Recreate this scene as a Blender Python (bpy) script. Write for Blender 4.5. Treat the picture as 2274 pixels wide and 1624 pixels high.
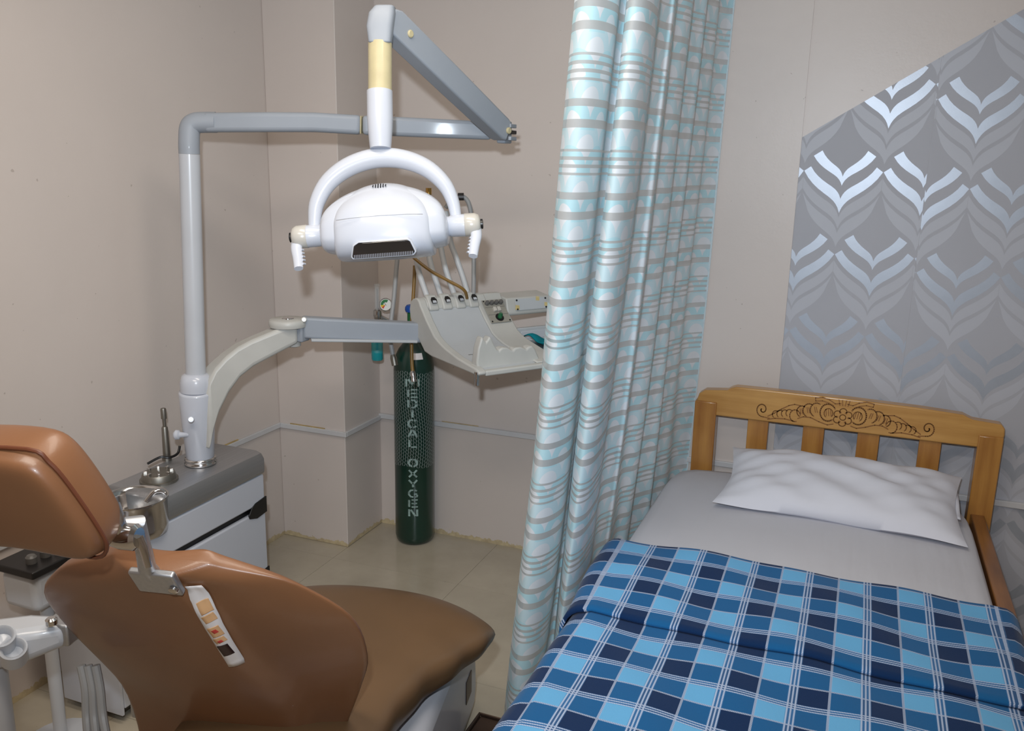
import bpy, math, random
from mathutils import Vector as V, Matrix
random.seed(7)
for o in list(bpy.data.objects): bpy.data.objects.remove(o)
scene = bpy.context.scene
col = scene.collection
PI = math.pi

# ------------------------------------------------------------------ camera
FPX, YAW, PITCH, ROLL = 1932.12, -.377456, .230991, .0195623
CAM = V((0, 0, 1.7))
_cy, _sy = math.cos(YAW), math.sin(YAW)
C_FW = V((_sy*math.cos(PITCH), _cy*math.cos(PITCH), -math.sin(PITCH)))
_rt = V((_cy, -_sy, 0)); _up = _rt.cross(C_FW)
C_RT = _rt*math.cos(ROLL) + _up*math.sin(ROLL)
C_UP = -_rt*math.sin(ROLL) + _up*math.cos(ROLL)
cd = bpy.data.cameras.new('camera'); cam = bpy.data.objects.new('camera', cd); col.objects.link(cam)
cd.sensor_fit = 'HORIZONTAL'; cd.sensor_width = 36; cd.lens = FPX/2274*36; cd.clip_start = .05
m = Matrix((C_RT, C_UP, -C_FW)).transposed().to_4x4(); m.translation = CAM
cam.matrix_world = m
scene.camera = cam

# ------------------------------------------------------------------ world, lights, exposure
w = bpy.data.worlds.new('world'); scene.world = w; w.use_nodes = True
w.node_tree.nodes['Background'].inputs[0].default_value = (.8, .78, .75, 1)
w.node_tree.nodes['Background'].inputs[1].default_value = .05
def light(name, kind, loc, power, color, target=None, **kw):
    l = bpy.data.lights.new(name, kind); l.energy = power; l.color = color
    for k, v in kw.items(): setattr(l, k, v)
    o = bpy.data.objects.new(name, l); col.objects.link(o); o.location = loc
    d = (V(target)-V(loc)) if target is not None else V((0, 0, -1))
    o.rotation_euler = d.to_track_quat('-Z', 'Y').to_euler()
    return o
FLASH = CAM + C_UP*.18 - C_RT*.06
light('camera_flash', 'SPOT', FLASH, 172, (.80, .90, 1.0), FLASH + C_FW*3 + C_UP*.50 + C_RT*.12,
      spot_size=math.radians(104), spot_blend=1.0, shadow_soft_size=.025)
light('ceiling_tube_light', 'AREA', (-.8, .4, 2.70), 25, (1, .91, .80), shape='RECTANGLE', size=1.3, size_y=.35)
light('ceiling_tube_light', 'AREA', (-.8, 1.6, 2.70), 16, (1, .91, .80), shape='RECTANGLE', size=1.3, size_y=.35)
vs = scene.view_settings
vs.view_transform = 'Standard'; vs.look = 'None'; vs.gamma = 1; vs.use_curve_mapping = False; vs.exposure = 0.0

# ------------------------------------------------------------------ pixel / ray helpers (photo frame 2274 x 1624)
def ray(x, y): return C_RT*((x-1137)/FPX) - C_UP*((y-812)/FPX) + C_FW
def at(x, y, d): return CAM + ray(x, y)*d
def at_z(x, y, z): r = ray(x, y); return CAM + r*((z-CAM.z)/r.z)
def at_y(x, y, yy): r = ray(x, y); return CAM + r*(yy/r.y)
def at_x(x, y, xx): r = ray(x, y); return CAM + r*(xx/r.x)
def on_plane(x, y, o, n): r = ray(x, y); return CAM + r*((o-CAM).dot(n)/r.dot(n))

# ------------------------------------------------------------------ materials
def lin(c): return tuple((x/12.92 if x <= .04045 else ((x+.055)/1.055)**2.4) for x in [v/255 for v in c])
class NT:
    def __init__(s, name):
        s.m = bpy.data.materials.new(name); s.m.use_nodes = True
        s.t = s.m.node_tree; s.b = s.t.nodes['Principled BSDF']; s.out = s.t.nodes['Material Output']
    def n(s, typ, **kw):
        x = s.t.nodes.new(typ)
        for k, v in kw.items(): setattr(x, k, v)
        return x
    def l(s, a, b): s.t.links.new(a, b)
    def math(s, op, a, b=None, c=None):
        x = s.n('ShaderNodeMath', operation=op)
        for i, v in enumerate((a, b, c)):
            if v is None: continue
            if isinstance(v, (int, float)): x.inputs[i].default_value = v
            else: s.l(v, x.inputs[i])
        return x.outputs[0]
    def mix(s, f, a, b):
        x = s.n('ShaderNodeMix', data_type='RGBA')
        for sock, v in ((x.inputs[0], f), (x.inputs[6], a), (x.inputs[7], b)):
            if isinstance(v, (int, float)): sock.default_value = v
            elif isinstance(v, tuple): sock.default_value = (*v[:3], 1)
            else: s.l(v, sock)
        return x.outputs[2]
    def noise(s, scale, vec=None, detail=3, rough=.5):
        x = s.n('ShaderNodeTexNoise'); x.inputs['Scale'].default_value = scale
        x.inputs['Detail'].default_value = detail; x.inputs['Roughness'].default_value = rough
        if vec is not None: s.l(vec, x.inputs['Vector'])
        return x.outputs['Fac']
    def geo(s): return s.n('ShaderNodeNewGeometry').outputs['Position']
    def sep(s, v):
        x = s.n('ShaderNodeSeparateXYZ'); s.l(v, x.inputs[0]); return x.outputs
    def bump(s, h, strength=.2, dist=.005):
        x = s.n('ShaderNodeBump'); x.inputs['Strength'].default_value = strength; x.inputs['Distance'].default_value = dist
        s.l(h, x.inputs['Height']); s.l(x.outputs[0], s.b.inputs['Normal'])
    def ramp(s, f, a, b):
        x = s.n('ShaderNodeMapRange'); s.l(f, x.inputs[0]); x.inputs[1].default_value = a; x.inputs[2].default_value = b
        return x.outputs[0]
def mat(name, rgb, rough=.5, metal=0, spec=.5, coat=0, var=0, vscale=8, bump=0, bscale=60, bdist=.002):
    t = NT(name); b = t.b; c = lin(rgb)
    b.inputs['Roughness'].default_value = rough; b.inputs['Metallic'].default_value = metal
    b.inputs['Specular IOR Level'].default_value = spec; b.inputs['Coat Weight'].default_value = coat
    b.inputs['Coat Roughness'].default_value = .08
    p = t.geo()
    f = t.noise(vscale, p)
    d = tuple(x*(1-var) for x in c)
    t.l(t.mix(t.ramp(f, .35, .7), c, d), b.inputs['Base Color'])
    if bump: t.bump(t.noise(bscale, p, 2), bump, bdist)
    return t.m
def wall_material(name, rgb):
    t = NT(name); b = t.b; p = t.geo(); z = t.sep(p)[2]
    n1 = t.noise(2.2, p, 4); n2 = t.noise(26, p, 4, .65)
    c = lin(rgb)
    base = t.mix(t.ramp(n1, .3, .7), c, tuple(x*.955 for x in c))
    # yellowed glue stain along the foot of the wall
    edge = t.math('ADD', t.math('MULTIPLY', n2, .06), -.010)
    low = t.math('LESS_THAN', z, edge)
    stain = t.mix(t.ramp(t.noise(40, p), .3, .7), lin((208, 190, 140)), lin((168, 146, 100)))
    sc = t.mix(t.math('MULTIPLY', low, .75), base, stain)
    # small scuffs
    sp = t.math('GREATER_THAN', t.noise(38, p, 2), .765)
    t.l(t.mix(t.math('MULTIPLY', sp, .35), sc, lin((120, 104, 92))), b.inputs['Base Color'])
    b.inputs['Roughness'].default_value = .38; b.inputs['Specular IOR Level'].default_value = .4
    t.bump(t.math('ADD', t.noise(9, p, 3), t.math('MULTIPLY', t.noise(140, p, 2), .25)), .12, .006)
    return t.m
def floor_material():
    t = NT('glossy beige floor tile'); b = t.b; p = t.geo()
    n = t.noise(3.5, p, 5, .6)
    oi = t.n('ShaderNodeObjectInfo').outputs['Random']
    c = t.mix(t.ramp(n, .3, .7), lin((188, 178, 160)), lin((172, 162, 144)))
    c = t.mix(t.math('MULTIPLY', oi, .18), c, lin((160, 150, 132)))
    sp = t.math('GREATER_THAN', t.noise(60, p, 2), .76)
    t.l(t.mix(t.math('MULTIPLY', sp, .4), c, lin((96, 80, 62))), b.inputs['Base Color'])
    b.inputs['Roughness'].default_value = .16; b.inputs['Specular IOR Level'].default_value = .5
    return t.m
def wood_material(name, a, bb, axis=0, scale=1.0):
    t = NT(name); b = t.b; p = t.geo()
    mp = t.n('ShaderNodeMapping'); t.l(p, mp.inputs[0])
    sc = [30*scale]*3; sc[axis] = 2.4*scale
    mp.inputs['Scale'].default_value = sc
    n = t.noise(1.0, mp.outputs[0], 5, .6); n2 = t.noise(5, p, 3)
    f = t.math('ADD', t.math('MULTIPLY', n, .7), t.math('MULTIPLY', n2, .4))
    t.l(t.mix(t.ramp(f, .38, .72), lin(a), lin(bb)), b.inputs['Base Color'])
    b.inputs['Roughness'].default_value = .3; b.inputs['Coat Weight'].default_value = .35; b.inputs['Coat Roughness'].default_value = .15
    t.bump(n, .08, .002)
    return t.m
def steel_material(name, rgb, rough, axis=1):
    t = NT(name); b = t.b; p = t.geo()
    mp = t.n('ShaderNodeMapping'); t.l(p, mp.inputs[0]); sc = [140, 140, 140]; sc[axis] = 4
    mp.inputs['Scale'].default_value = sc
    n = t.noise(1, mp.outputs[0], 3)
    t.l(t.mix(n, lin(rgb), tuple(x*.8 for x in lin(rgb))), b.inputs['Base Color'])
    b.inputs['Metallic'].default_value = 1
    t.l(t.math('ADD', t.math('MULTIPLY', n, .15), rough), b.inputs['Roughness'])
    return t.m
def plaid_material():
    t = NT('blue plaid fleece'); b = t.b
    uv = t.n('ShaderNodeUVMap', uv_map='UVMap').outputs[0]
    s = t.sep(uv); P = .148
    def prof(x):
        f = t.math('FRACT', t.math('DIVIDE', x, P))
        cell = t.math('MULTIPLY', t.math('GREATER_THAN', f, .45), t.math('LESS_THAN', f, .87))
        def line(c, w): return t.math('LESS_THAN', t.math('ABSOLUTE', t.math('SUBTRACT', f, c)), w)
        ln = t.math('MULTIPLY', line(.435, .018), .75)
        for c in (.872, .925, .978): ln = t.math('MAXIMUM', ln, line(c, .012))
        pale = t.math('MULTIPLY', line(.925, .075), 1.0)
        return cell, ln, pale
    a, la, pa = prof(s[0]); c, lc, pc = prof(s[1])
    navy, mid, sky = lin((8, 40, 80)), lin((22, 88, 140)), lin((98, 166, 212))
    both = t.math('MULTIPLY', a, c); one = t.math('MAXIMUM', a, c)
    colr = t.mix(both, t.mix(one, navy, mid), sky)
    colr = t.mix(t.math('MULTIPLY', t.math('MAXIMUM', pa, pc), .45), colr, lin((70, 116, 168)))
    # twill breaks the white lines into little dashes
    tw = t.math('FRACT', t.math('MULTIPLY', t.math('ADD', s[0], s[1]), 190))
    tw = t.math('ADD', t.math('MULTIPLY', t.math('GREATER_THAN', tw, .45), .35), .6)
    ln = t.math('MULTIPLY', t.math('MAXIMUM', la, lc), tw)
    colr = t.mix(ln, colr, lin((176, 190, 216)))
    t.l(colr, b.inputs['Base Color']); b.inputs['Roughness'].default_value = .95; b.inputs['Specular IOR Level'].default_value = .15
    b.inputs['Sheen Weight'].default_value = .12
    t.bump(t.noise(500, uv, 2), .3, .002)
    return t.m
def curtain_material():
    t = NT('sheer striped curtain'); b = t.b
    uv = t.n('ShaderNodeUVMap', uv_map='UVMap').outputs[0]; s = t.sep(uv)
    P = .222
    f = t.math('FRACT', t.math('DIVIDE', s[1], P))
    def band(c, w): return t.math('LESS_THAN', t.math('ABSOLUTE', t.math('SUBTRACT', f, c)), w)
    bars = band(.07, .045)
    for c, w_ in ((.29, .040), (.53, .014), (.615, .019), (.70, .019), (.785, .014)): bars = t.math('MAXIMUM', bars, band(c, w_))
    # overlapping scallop arches in pale cyan
    Q = .125
    def arch(off, v0):
        u = t.math('SUBTRACT', t.math('FRACT', t.math('ADD', t.math('DIVIDE', s[0], Q), off)), .5)
        v = t.math('SUBTRACT', t.math('FRACT', t.math('ADD', t.math('DIVIDE', s[1], P/2), v0)), .1)
        r = t.math('SQRT', t.math('ADD', t.math('MULTIPLY', u, u), t.math('MULTIPLY', t.math('MULTIPLY', v, v), .8)))
        ring = t.math('MULTIPLY', t.math('GREATER_THAN', r, .28), t.math('LESS_THAN', r, .52))
        return ring
    cy = t.math('MAXIMUM', t.math('MULTIPLY', arch(0, 0), .72), t.math('MULTIPLY', arch(.5, .5), .45))
    base = t.mix(cy, lin((232, 238, 244)), lin((172, 228, 240)))
    base = t.mix(t.math('MULTIPLY', bars, .9), base, lin((208, 214, 217)))
    t.l(base, b.inputs['Base Color']); b.inputs['Roughness'].default_value = .6
    b.inputs['Specular IOR Level'].default_value = .3; b.inputs['Sheen Weight'].default_value = .1
    tl = t.n('ShaderNodeBsdfTranslucent'); t.l(base, tl.inputs[0])
    tr = t.n('ShaderNodeBsdfTransparent'); tr.inputs[0].default_value = (.92, .95, .97, 1)
    m1 = t.n('ShaderNodeMixShader'); m1.inputs[0].default_value = .22
    t.l(b.outputs[0], m1.inputs[1]); t.l(tl.outputs[0], m1.inputs[2])
    m2 = t.n('ShaderNodeMixShader')
    t.l(t.math('ADD', t.math('MULTIPLY', bars, .34), .09), m2.inputs[0])
    t.l(m1.outputs[0], m2.inputs[1]); t.l(tr.outputs[0], m2.inputs[2])
    t.l(m2.outputs[0], t.out.inputs[0])
    t.bump(t.noise(420, uv, 2), .12, .001)
    return t.m
def sheet_material():
    t = NT('pale grey bed sheet'); b = t.b; p = t.geo()
    mp = t.n('ShaderNodeMapping'); t.l(p, mp.inputs[0]); mp.inputs['Scale'].default_value = (13, 1.6, 5)
    mp.inputs['Rotation'].default_value = (0, 0, .12)
    n = t.noise(1.0, mp.outputs[0], 3, .45); n2 = t.noise(16, p, 2)
    c = lin((198, 198, 205))
    t.l(t.mix(t.noise(6, p), c, tuple(x*.96 for x in c)), b.inputs['Base Color'])
    b.inputs['Roughness'].default_value = .85; b.inputs['Specular IOR Level'].default_value = .2
    t.bump(t.math('ADD', n, t.math('MULTIPLY', n2, .12)), .35, .02)
    return t.m
def glass_material(name, rgb, alpha):
    t = NT(name); b = t.b
    b.inputs['Base Color'].default_value = (*lin(rgb), 1); b.inputs['Roughness'].default_value = .08
    b.inputs['Alpha'].default_value = alpha; b.inputs['Specular IOR Level'].default_value = .6
    return t.m

M = dict(
    wall=wall_material('cream wall paint', (211, 200, 193)),
    ceiling=mat('white ceiling paint', (226, 222, 214), .8, var=.03),
    glue=mat('old yellow glue line', (192, 166, 112), .6, var=.35, vscale=40),
    tile=floor_material(), grout=mat('beige grout', (178, 168, 149), .7, var=.1),
    trunk=mat('white plastic trunking', (204, 203, 204), .4, var=.06, vscale=12),
    white=mat('white gloss plastic', (196, 200, 210), .25, coat=.35),
    offwhite=mat('off white enamel', (190, 193, 199), .32, coat=.25, var=.04),
    bluegrey=mat('blue grey enamel', (152, 158, 167), .52, coat=.04, var=.04),
    tray=mat('aged off white plastic', (190, 189, 184), .42, var=.07, vscale=14, bump=.05, bscale=300),
    trayface=mat('pale grey tray panel', (184, 187, 190), .45, var=.05, vscale=10, bump=.06, bscale=420),
    cream=mat('yellowed cream plastic', (196, 184, 146), .35, coat=.2, var=.1, vscale=30),
    ivory=mat('ivory plastic', (192, 188, 180), .25, coat=.4),
    black=mat('black plastic', (18, 18, 20), .35), dark=mat('dark grey metal', (52, 50, 50), .4, metal=.6),
    lens=mat('dark ribbed lens', (24, 24, 28), .08, coat=1, spec=.8),
    rib=mat('clear lens rib', (150, 152, 160), .12, coat=.6),
    chrome=mat('chrome', (205, 203, 202), .14, metal=1, var=.05),
    steel=steel_material('brushed steel', (196, 198, 202), .40),
    steeldull=steel_material('dull machined metal', (150, 146, 138), .38, 2),
    leather=mat('tan vinyl upholstery', (122, 82, 54), .38, coat=.12, var=.14, vscale=5, bump=.05, bscale=260),
    leather2=mat('brown vinyl seat', (104, 78, 52), .42, coat=.08, var=.16, vscale=4, bump=.05, bscale=260),
    leatherdark=mat('dark vinyl piping', (96, 52, 32), .4, var=.1),
    base=mat('pale grey chair plastic', (196, 195, 200), .35, coat=.2, var=.04),
    pan=mat('dull brown metal', (96, 78, 68), .35, metal=.75, var=.2, vscale=20),
    green=mat('dark green paint', (6, 50, 40), .28, coat=.4, var=.2, vscale=9),
    green2=mat('green valve cap', (22, 110, 62), .4, var=.1), bluecap=mat('blue cap', (24, 84, 176), .4),
    letter=mat('worn white stencil paint', (158, 184, 178), .7, var=.5, vscale=70),
    net=mat('white plastic netting', (196, 204, 202), .6),
    hose=mat('grey hose', (150, 150, 150), .45, var=.05), hosewhite=mat('pale grey tube', (192, 194, 196), .4, var=.05),
    amber=mat('amber rubber hose', (128, 96, 40), .4, var=.15),
    aqua=glass_material('aqua plastic bottle', (40, 168, 176), .62), clear=glass_material('clear tube', (214, 216, 216), .32),
    water=mat('teal liquid', (20, 132, 146), .1), bluetube=mat('blue stem', (30, 70, 170), .4),
    dial=mat('white gauge face', (232, 232, 226), .4), dgreen=mat('gauge green', (40, 120, 66), .5), dred=mat('gauge red', (206, 52, 40), .5), dyellow=mat('gauge yellow', (226, 190, 50), .5),
    brass=mat('brass', (190, 150, 84), .3, metal=1),
    teal=mat('teal cloth', (16, 122, 136), .9, spec=.1, var=.15, vscale=25),
    wood=wood_material('honey varnished wood', (200, 152, 86), (168, 118, 56), 0), woodv=wood_material('honey varnished wood upright', (184, 132, 66), (148, 96, 44), 2), woody=wood_material('dark varnished side rail', (150, 98, 46), (104, 64, 28), 1),
    groove=mat('carved groove', (140, 92, 42), .5, var=.15),
    sheet=sheet_material(),
    pillow=mat('white pillow case', (214, 215, 224), .85, spec=.2, var=.03, vscale=9, bump=.12, bscale=30, bdist=.004),
    plaid=plaid_material(), curtain=curtain_material(), hem=mat('cyan curtain hem', (206, 222, 228), .6, var=.12, vscale=60),
    paper=mat('grey wallpaper', (178, 178, 184), .62, spec=.3, var=.03, vscale=5, bump=.04, bscale=500),
    silver=mat('silver wallpaper ink', (176, 182, 192), .40, metal=.4, spec=.5, var=.04, vscale=30, bump=.05, bscale=500),
    satin=mat('satin grey wallpaper ink', (186, 187, 194), .5, spec=.45, var=.02),
    label=mat('white sticker', (222, 216, 214), .5), sticker=mat('orange print', (214, 168, 122), .5), redprint=mat('red print', (190, 62, 54), .5), brownprint=mat('dark window', (44, 22, 18), .4),
    pin=mat('shaded holder cup', (150, 140, 136), .4),
    tape=mat('old yellow tape', (206, 186, 130), .6, var=.2, vscale=60),
    panel=mat('grey control panel', (150, 146, 136), .45, var=.1, vscale=40), knob=mat('grey knob', (96, 94, 92), .4),
    greenknob=mat('green knob', (20, 92, 54), .3, coat=.4),
)

# ------------------------------------------------------------------ mesh helpers
class G:
    def __init__(s): s.v = []; s.f = []; s.mi = []
    def add(s, vs, fs, mi=0):
        o = len(s.v); s.v += [V(p) for p in vs]; s.f += [tuple(i+o for i in q) for q in fs]; s.mi += [mi]*len(fs); return s
    def box(s, c, size, ax=None, mi=0):
        c = V(c); X, Y, Z = ax if ax else (V((1,0,0)), V((0,1,0)), V((0,0,1)))
        hx, hy, hz = [q/2 for q in size]
        vs = [c + X*(a*hx) + Y*(b*hy) + Z*(d*hz) for d in (-1, 1) for b in (-1, 1) for a in (-1, 1)]
        return s.add(vs, [(0,2,3,1),(4,5,7,6),(0,1,5,4),(2,6,7,3),(0,4,6,2),(1,3,7,5)], mi)
    def bb(s, a, b, mi=0): return s.box([(x+y)/2 for x, y in zip(a, b)], [abs(y-x) for x, y in zip(a, b)], None, mi)
    def loft(s, rings, caps=True, closed=True, mi=0):
        n = len(rings[0]); vs = [p for r in rings for p in r]; fs = []
        for i in range(len(rings)-1):
            for j in range(n if closed else n-1):
                k = (j+1) % n
                fs.append((i*n+j, i*n+k, (i+1)*n+k, (i+1)*n+j))
        if caps and closed:
            fs.append(tuple(range(n))[::-1]); fs.append(tuple((len(rings)-1)*n+j for j in range(n)))
        return s.add(vs, fs, mi)
    def tube(s, pts, r, n=12, mi=0, caps=True, flat=1.0):
        pts = [V(p) for p in pts]; rs = r if isinstance(r, (list, tuple)) else [r]*len(pts)
        rings = []; ref = None
        for i, p in enumerate(pts):
            t = (pts[min(i+1, len(pts)-1)] - pts[max(i-1, 0)]).normalized()
            if ref is None:
                ref = V((0,0,1)) if abs(t.z) < .9 else V((0,1,0))
            x = (ref - t*ref.dot(t)).normalized(); ref = x; y = t.cross(x)
            rings.append([p + (x*math.cos(a)*flat + y*math.sin(a))*rs[i] for a in [2*PI*k/n for k in range(n)]])
        return s.loft(rings, caps, True, mi)
    def lathe(s, prof, o, axis=(0,0,1), n=32, mi=0):
        o = V(o); a = V(axis).normalized(); x = a.orthogonal().normalized(); y = a.cross(x)
        rings = [[o + a*h + (x*math.cos(t) + y*math.sin(t))*max(r, 1e-4) for t in [2*PI*k/n for k in range(n)]] for r, h in prof]
        return s.loft(rings, True, True, mi)
    def prism(s, poly, o, ux, uy, d, mi=0):
        o, ux, uy, d = V(o), V(ux), V(uy), V(d)
        a = [o + ux*p[0] + uy*p[1] for p in poly]; b = [p + d for p in a]
        return s.loft([a, b], True, True, mi)
    def grid(s, fn, nu, nv, mi=0, flip=False):
        vs = [fn(i/nu, j/nv) for j in range(nv+1) for i in range(nu+1)]; fs = []
        for j in range(nv):
            for i in range(nu):
                a = j*(nu+1)+i; q = (a, a+1, a+nu+2, a+nu+1)
                fs.append(q[::-1] if flip else q)
        return s.add(vs, fs, mi)
def smooth_path(p, k=8):
    p = [V(q) for q in p]; out = []
    for i in range(len(p)-1):
        a, b, c, d = p[max(i-1,0)], p[i], p[i+1], p[min(i+2, len(p)-1)]
        for j in range(k):
            t = j/k
            out.append(.5*((2*b) + (c-a)*t + (2*a-5*b+4*c-d)*t*t + (3*b-a-3*c+d)*t**3))
    return out + [p[-1]]
def interp(tab, x):
    if x <= tab[0][0]: return tab[0][1]
    for (a, b), (c, d) in zip(tab, tab[1:]):
        if x <= c:
            t = (x-a)/(c-a); t = t*t*(3-2*t); return b + (d-b)*t
    return tab[-1][1]
def link(o, parent=None):
    col.objects.link(o)
    if parent is not None: o.parent = parent
    return o
def root_of(p):
    off = V((0,0,0))
    while p is not None: off += p.location; p = p.parent
    return off
def obj(name, g, m, parent=None, bevel=0, seg=2, sub=0, smooth=35, solid=0, uv=None, recalc=True):
    me = bpy.data.meshes.new(name)
    off = root_of(parent)
    me.from_pydata([p-off for p in g.v], [], g.f); me.update()
    ms = m if isinstance(m, (list, tuple)) else [m]
    for x in ms: me.materials.append(M[x])
    me.polygons.foreach_set('material_index', g.mi)
    if uv is not None:
        lay = me.uv_layers.new(name='UVMap')
        for lp in me.loops: lay.data[lp.index].uv = uv[lp.vertex_index]
    if recalc:
        import bmesh
        bm = bmesh.new(); bm.from_mesh(me); bmesh.ops.recalc_face_normals(bm, faces=bm.faces); bm.to_mesh(me); bm.free()
    if smooth:
        for p in me.polygons: p.use_smooth = True
        if not sub: me.set_sharp_from_angle(angle=math.radians(smooth))
    o = bpy.data.objects.new(name, me); link(o, parent)
    if bevel:
        b = o.modifiers.new('bevel', 'BEVEL'); b.width = bevel; b.segments = seg; b.limit_method = 'ANGLE'; b.angle_limit = math.radians(40)
    if sub:
        s = o.modifiers.new('subdivision', 'SUBSURF'); s.levels = sub; s.render_levels = sub
    if solid:
        s = o.modifiers.new('solidify', 'SOLIDIFY'); s.thickness = solid; s.offset = 0
    return o
def tag(o, label=None, cat=None, group=None, kind=None):
    if label: o['label'] = label
    if cat: o['category'] = cat
    if group: o['group'] = group
    if kind: o['kind'] = kind
    return o
def thing(name, loc, label, cat, group=None):
    o = bpy.data.objects.new(name, None); col.objects.link(o); o.location = loc; o.empty_display_size = .05
    return tag(o, label, cat, group)
def struct(o): o['kind'] = 'structure'; return o

# ================================================================== THE ROOM
XL, XR, YB, YF, ZC = -2.338, 1.75, 3.389, -2.3, 2.78
CX, CY = -1.997, 3.086
fl = struct(obj('floor', G().bb((XL, YF, -.1), (XR, YB, -.004)), 'grout', smooth=0))
tb = G().box((0, 0, 0), (1, 1, .004)); T = .6
first = None; j = 0; y = YB - .30
xs = [XL]; x = XL + .34
while x < XR: xs.append(x); x += T
xs.append(XR)
ys = [YF]; y = YB - .42
tmp = []
while y > YF: tmp.append(y); y -= T
ys = [YF] + tmp[::-1] + [YB]
for a, b in zip(xs, xs[1:]):
    for c, d in zip(ys, ys[1:]):
        if b-a < .02 or d-c < .02: continue
        if first is None:
            first = obj('tile', tb, 'tile', fl, smooth=0); t = first
        else:
            t = first.copy(); col.objects.link(t)
        t.location = ((a+b)/2, (c+d)/2, -.002); t.scale = (b-a-.0014, d-c-.0014, 1)
struct(obj('ceiling', G().bb((XL, YF, ZC), (XR, YB, ZC+.1)), 'ceiling', smooth=0))
struct(obj('wall_left', G().bb((XL-.12, YF-.12, -.1), (XL, YB+.12, ZC+.1)), 'wall', smooth=0))
wb = struct(obj('wall_back', G().bb((XL, YB, -.1), (XR, YB+.12, ZC+.1)), 'wall', smooth=0))
struct(obj('wall_right', G().bb((XR, YF-.12, -.1), (XR+.12, YB+.12, ZC+.1)), 'wall', smooth=0))
struct(obj('wall_front', G().bb((XL, YF-.12, -.1), (XR, YF, ZC+.1)), 'wall', smooth=0))
struct(obj('wall_column', G().bb((XL, CY, 0), (CX, YB, ZC)), 'wall', smooth=0, bevel=.003, seg=1))
# shallow pilaster between curtain and wallpaper
struct(obj('wall_pilaster', G().bb((-.62, YB-.006, 0), (-.239, YB, ZC)), 'wall', smooth=0))
# cable trunking that runs round the walls
zt = .532
struct(obj('trim_1', G().bb((XL, .2, zt-.012), (XL+.012, CY, zt+.010)), 'trunk', smooth=0, bevel=.002))
struct(obj('trim_2', G().bb((XL+.012, CY-.012, zt-.012), (CX+.012, CY, zt+.010)), 'trunk', smooth=0, bevel=.002))
struct(obj('trim_3', G().bb((CX, CY, zt-.012), (CX+.012, YB-.012, zt+.010)), 'trunk', smooth=0, bevel=.002))
struct(obj('trim_4', G().bb((CX, YB-.018, zt-.005), (XR, YB-.0025, zt+.017)), 'trunk', smooth=0, bevel=.002))

for nm, a, b in (('trim_5', (XL, 2.62, zt+.010), (XL+.006, 2.80, zt+.014)), ('trim_6', (XL+.06, CY-.005, zt+.010), (XL+.24, CY, zt+.0135)), ('trim_7', (CX+.32, YB-.006, zt+.017), (CX+.50, YB-.0025, zt+.019))):
    struct(obj(nm, G().bb(a, b), 'glue', smooth=0))
# ------------------------------------------------------------------ wallpaper: two drops, cut on the slant
def clip(poly, a, b, c):            # keep a*x + b*z <= c
    out = []
    for i, p in enumerate(poly):
        q = poly[(i+1) % len(poly)]; dp = a*p[0]+b*p[1]-c; dq = a*q[0]+b*q[1]-c
        if dp <= 0: out.append(p)
        if dp*dq < 0:
            t = dp/(dp-dq); out.append((p[0]+(q[0]-p[0])*t, p[1]+(q[1]-p[1])*t))
    return out
# slanted upper edge through (-.236,1.804) and (.407,2.208)
sl = (2.208-1.804)/(.407+.236); slc = 1.804 + .236*sl
SEAM = .184
def paper(x0, x1, cx, z0, name_idx):
    lim = lambda p: clip(clip(clip(clip(p, 1, 0, x1), -1, 0, -x0), -sl, 1, slc), 0, 1, 2.7)
    sheet = lim([(x0, .0), (x1, .0), (x1, 2.7), (x0, 2.7)])
    yy = YB-.0005
    g = G().prism(sheet, (0, yy, 0), (1,0,0), (0,0,1), (0,-.0012,0))
    sh = obj('wallpaper_drop', g, 'paper', wb, smooth=0)
    P, Q = .2655, .588
    bands = [((0,.128),(.076,.218),(0,.096),(.104,.199),1), ((0,.050),(.110,.162),(0,0),(.1318,.146),1),
             ((0,-.016),(.1325,.124),(0,-.056),(.132,.084),0), ((0,-.072),(.130,.068),(0,-.122),(.108,.005),0)]
    ST_ = [(0,0),(.03,.08),(.057,.14),(.14,.26),(.3,.38),(.54,.53),(.7,.65),(.83,.77),(.93,.89),(1.001,1)]
    def S(t):
        for (a, b), (c, d) in zip(ST_, ST_[1:]):
            if t <= c: return b+(d-b)*(t-a)/(c-a)
        return 1
    gs, gg = G(), G()
    TT = (0, .02, .05, .1, .18, .3, .45, .6, .75, .88, 1)
    def curve(a, b): return [(a[0]+(b[0]-a[0])*t, a[1]+(b[1]-a[1])*S(t)) for t in TT]
    for row in range(-6, 9):
        for cc in range(-3, 9):
            ox = cx + (cc + .5*(row % 2))*P; oz = z0 + row*Q/2
            for a0, a1, b0, b1, bright in bands:
                top, bot = curve(a0, a1), curve(b0, b1)
                for sg in (-1, 1):
                    for k in range(10):
                        q = [(ox+sg*top[k][0], oz+top[k][1]), (ox+sg*bot[k][0], oz+bot[k][1]), (ox+sg*bot[k+1][0], oz+bot[k+1][1]), (ox+sg*top[k+1][0], oz+top[k+1][1])]
                        q = lim(q)
                        if len(q) < 3: continue
                        if min(p[1] for p in q) < 0: continue
                        (gs if bright else gg).add([(p[0], yy-.0012-(.00025 if bright else .00018), p[1]) for p in (q if sg < 0 else q[::-1])], [tuple(range(len(q)))])
    obj('silver_leaf_print', gs, 'silver', sh, smooth=0, recalc=False)
    obj('satin_leaf_print', gg, 'satin', sh, smooth=0, recalc=False)
paper(-.2385, SEAM, -.0885, 1.540, 0)
paper(SEAM+.0004, .716, .0555, 1.785, 1)
paper(.7164, 1.25, .0555+.2655*2+.02, 1.75, 2)

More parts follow.
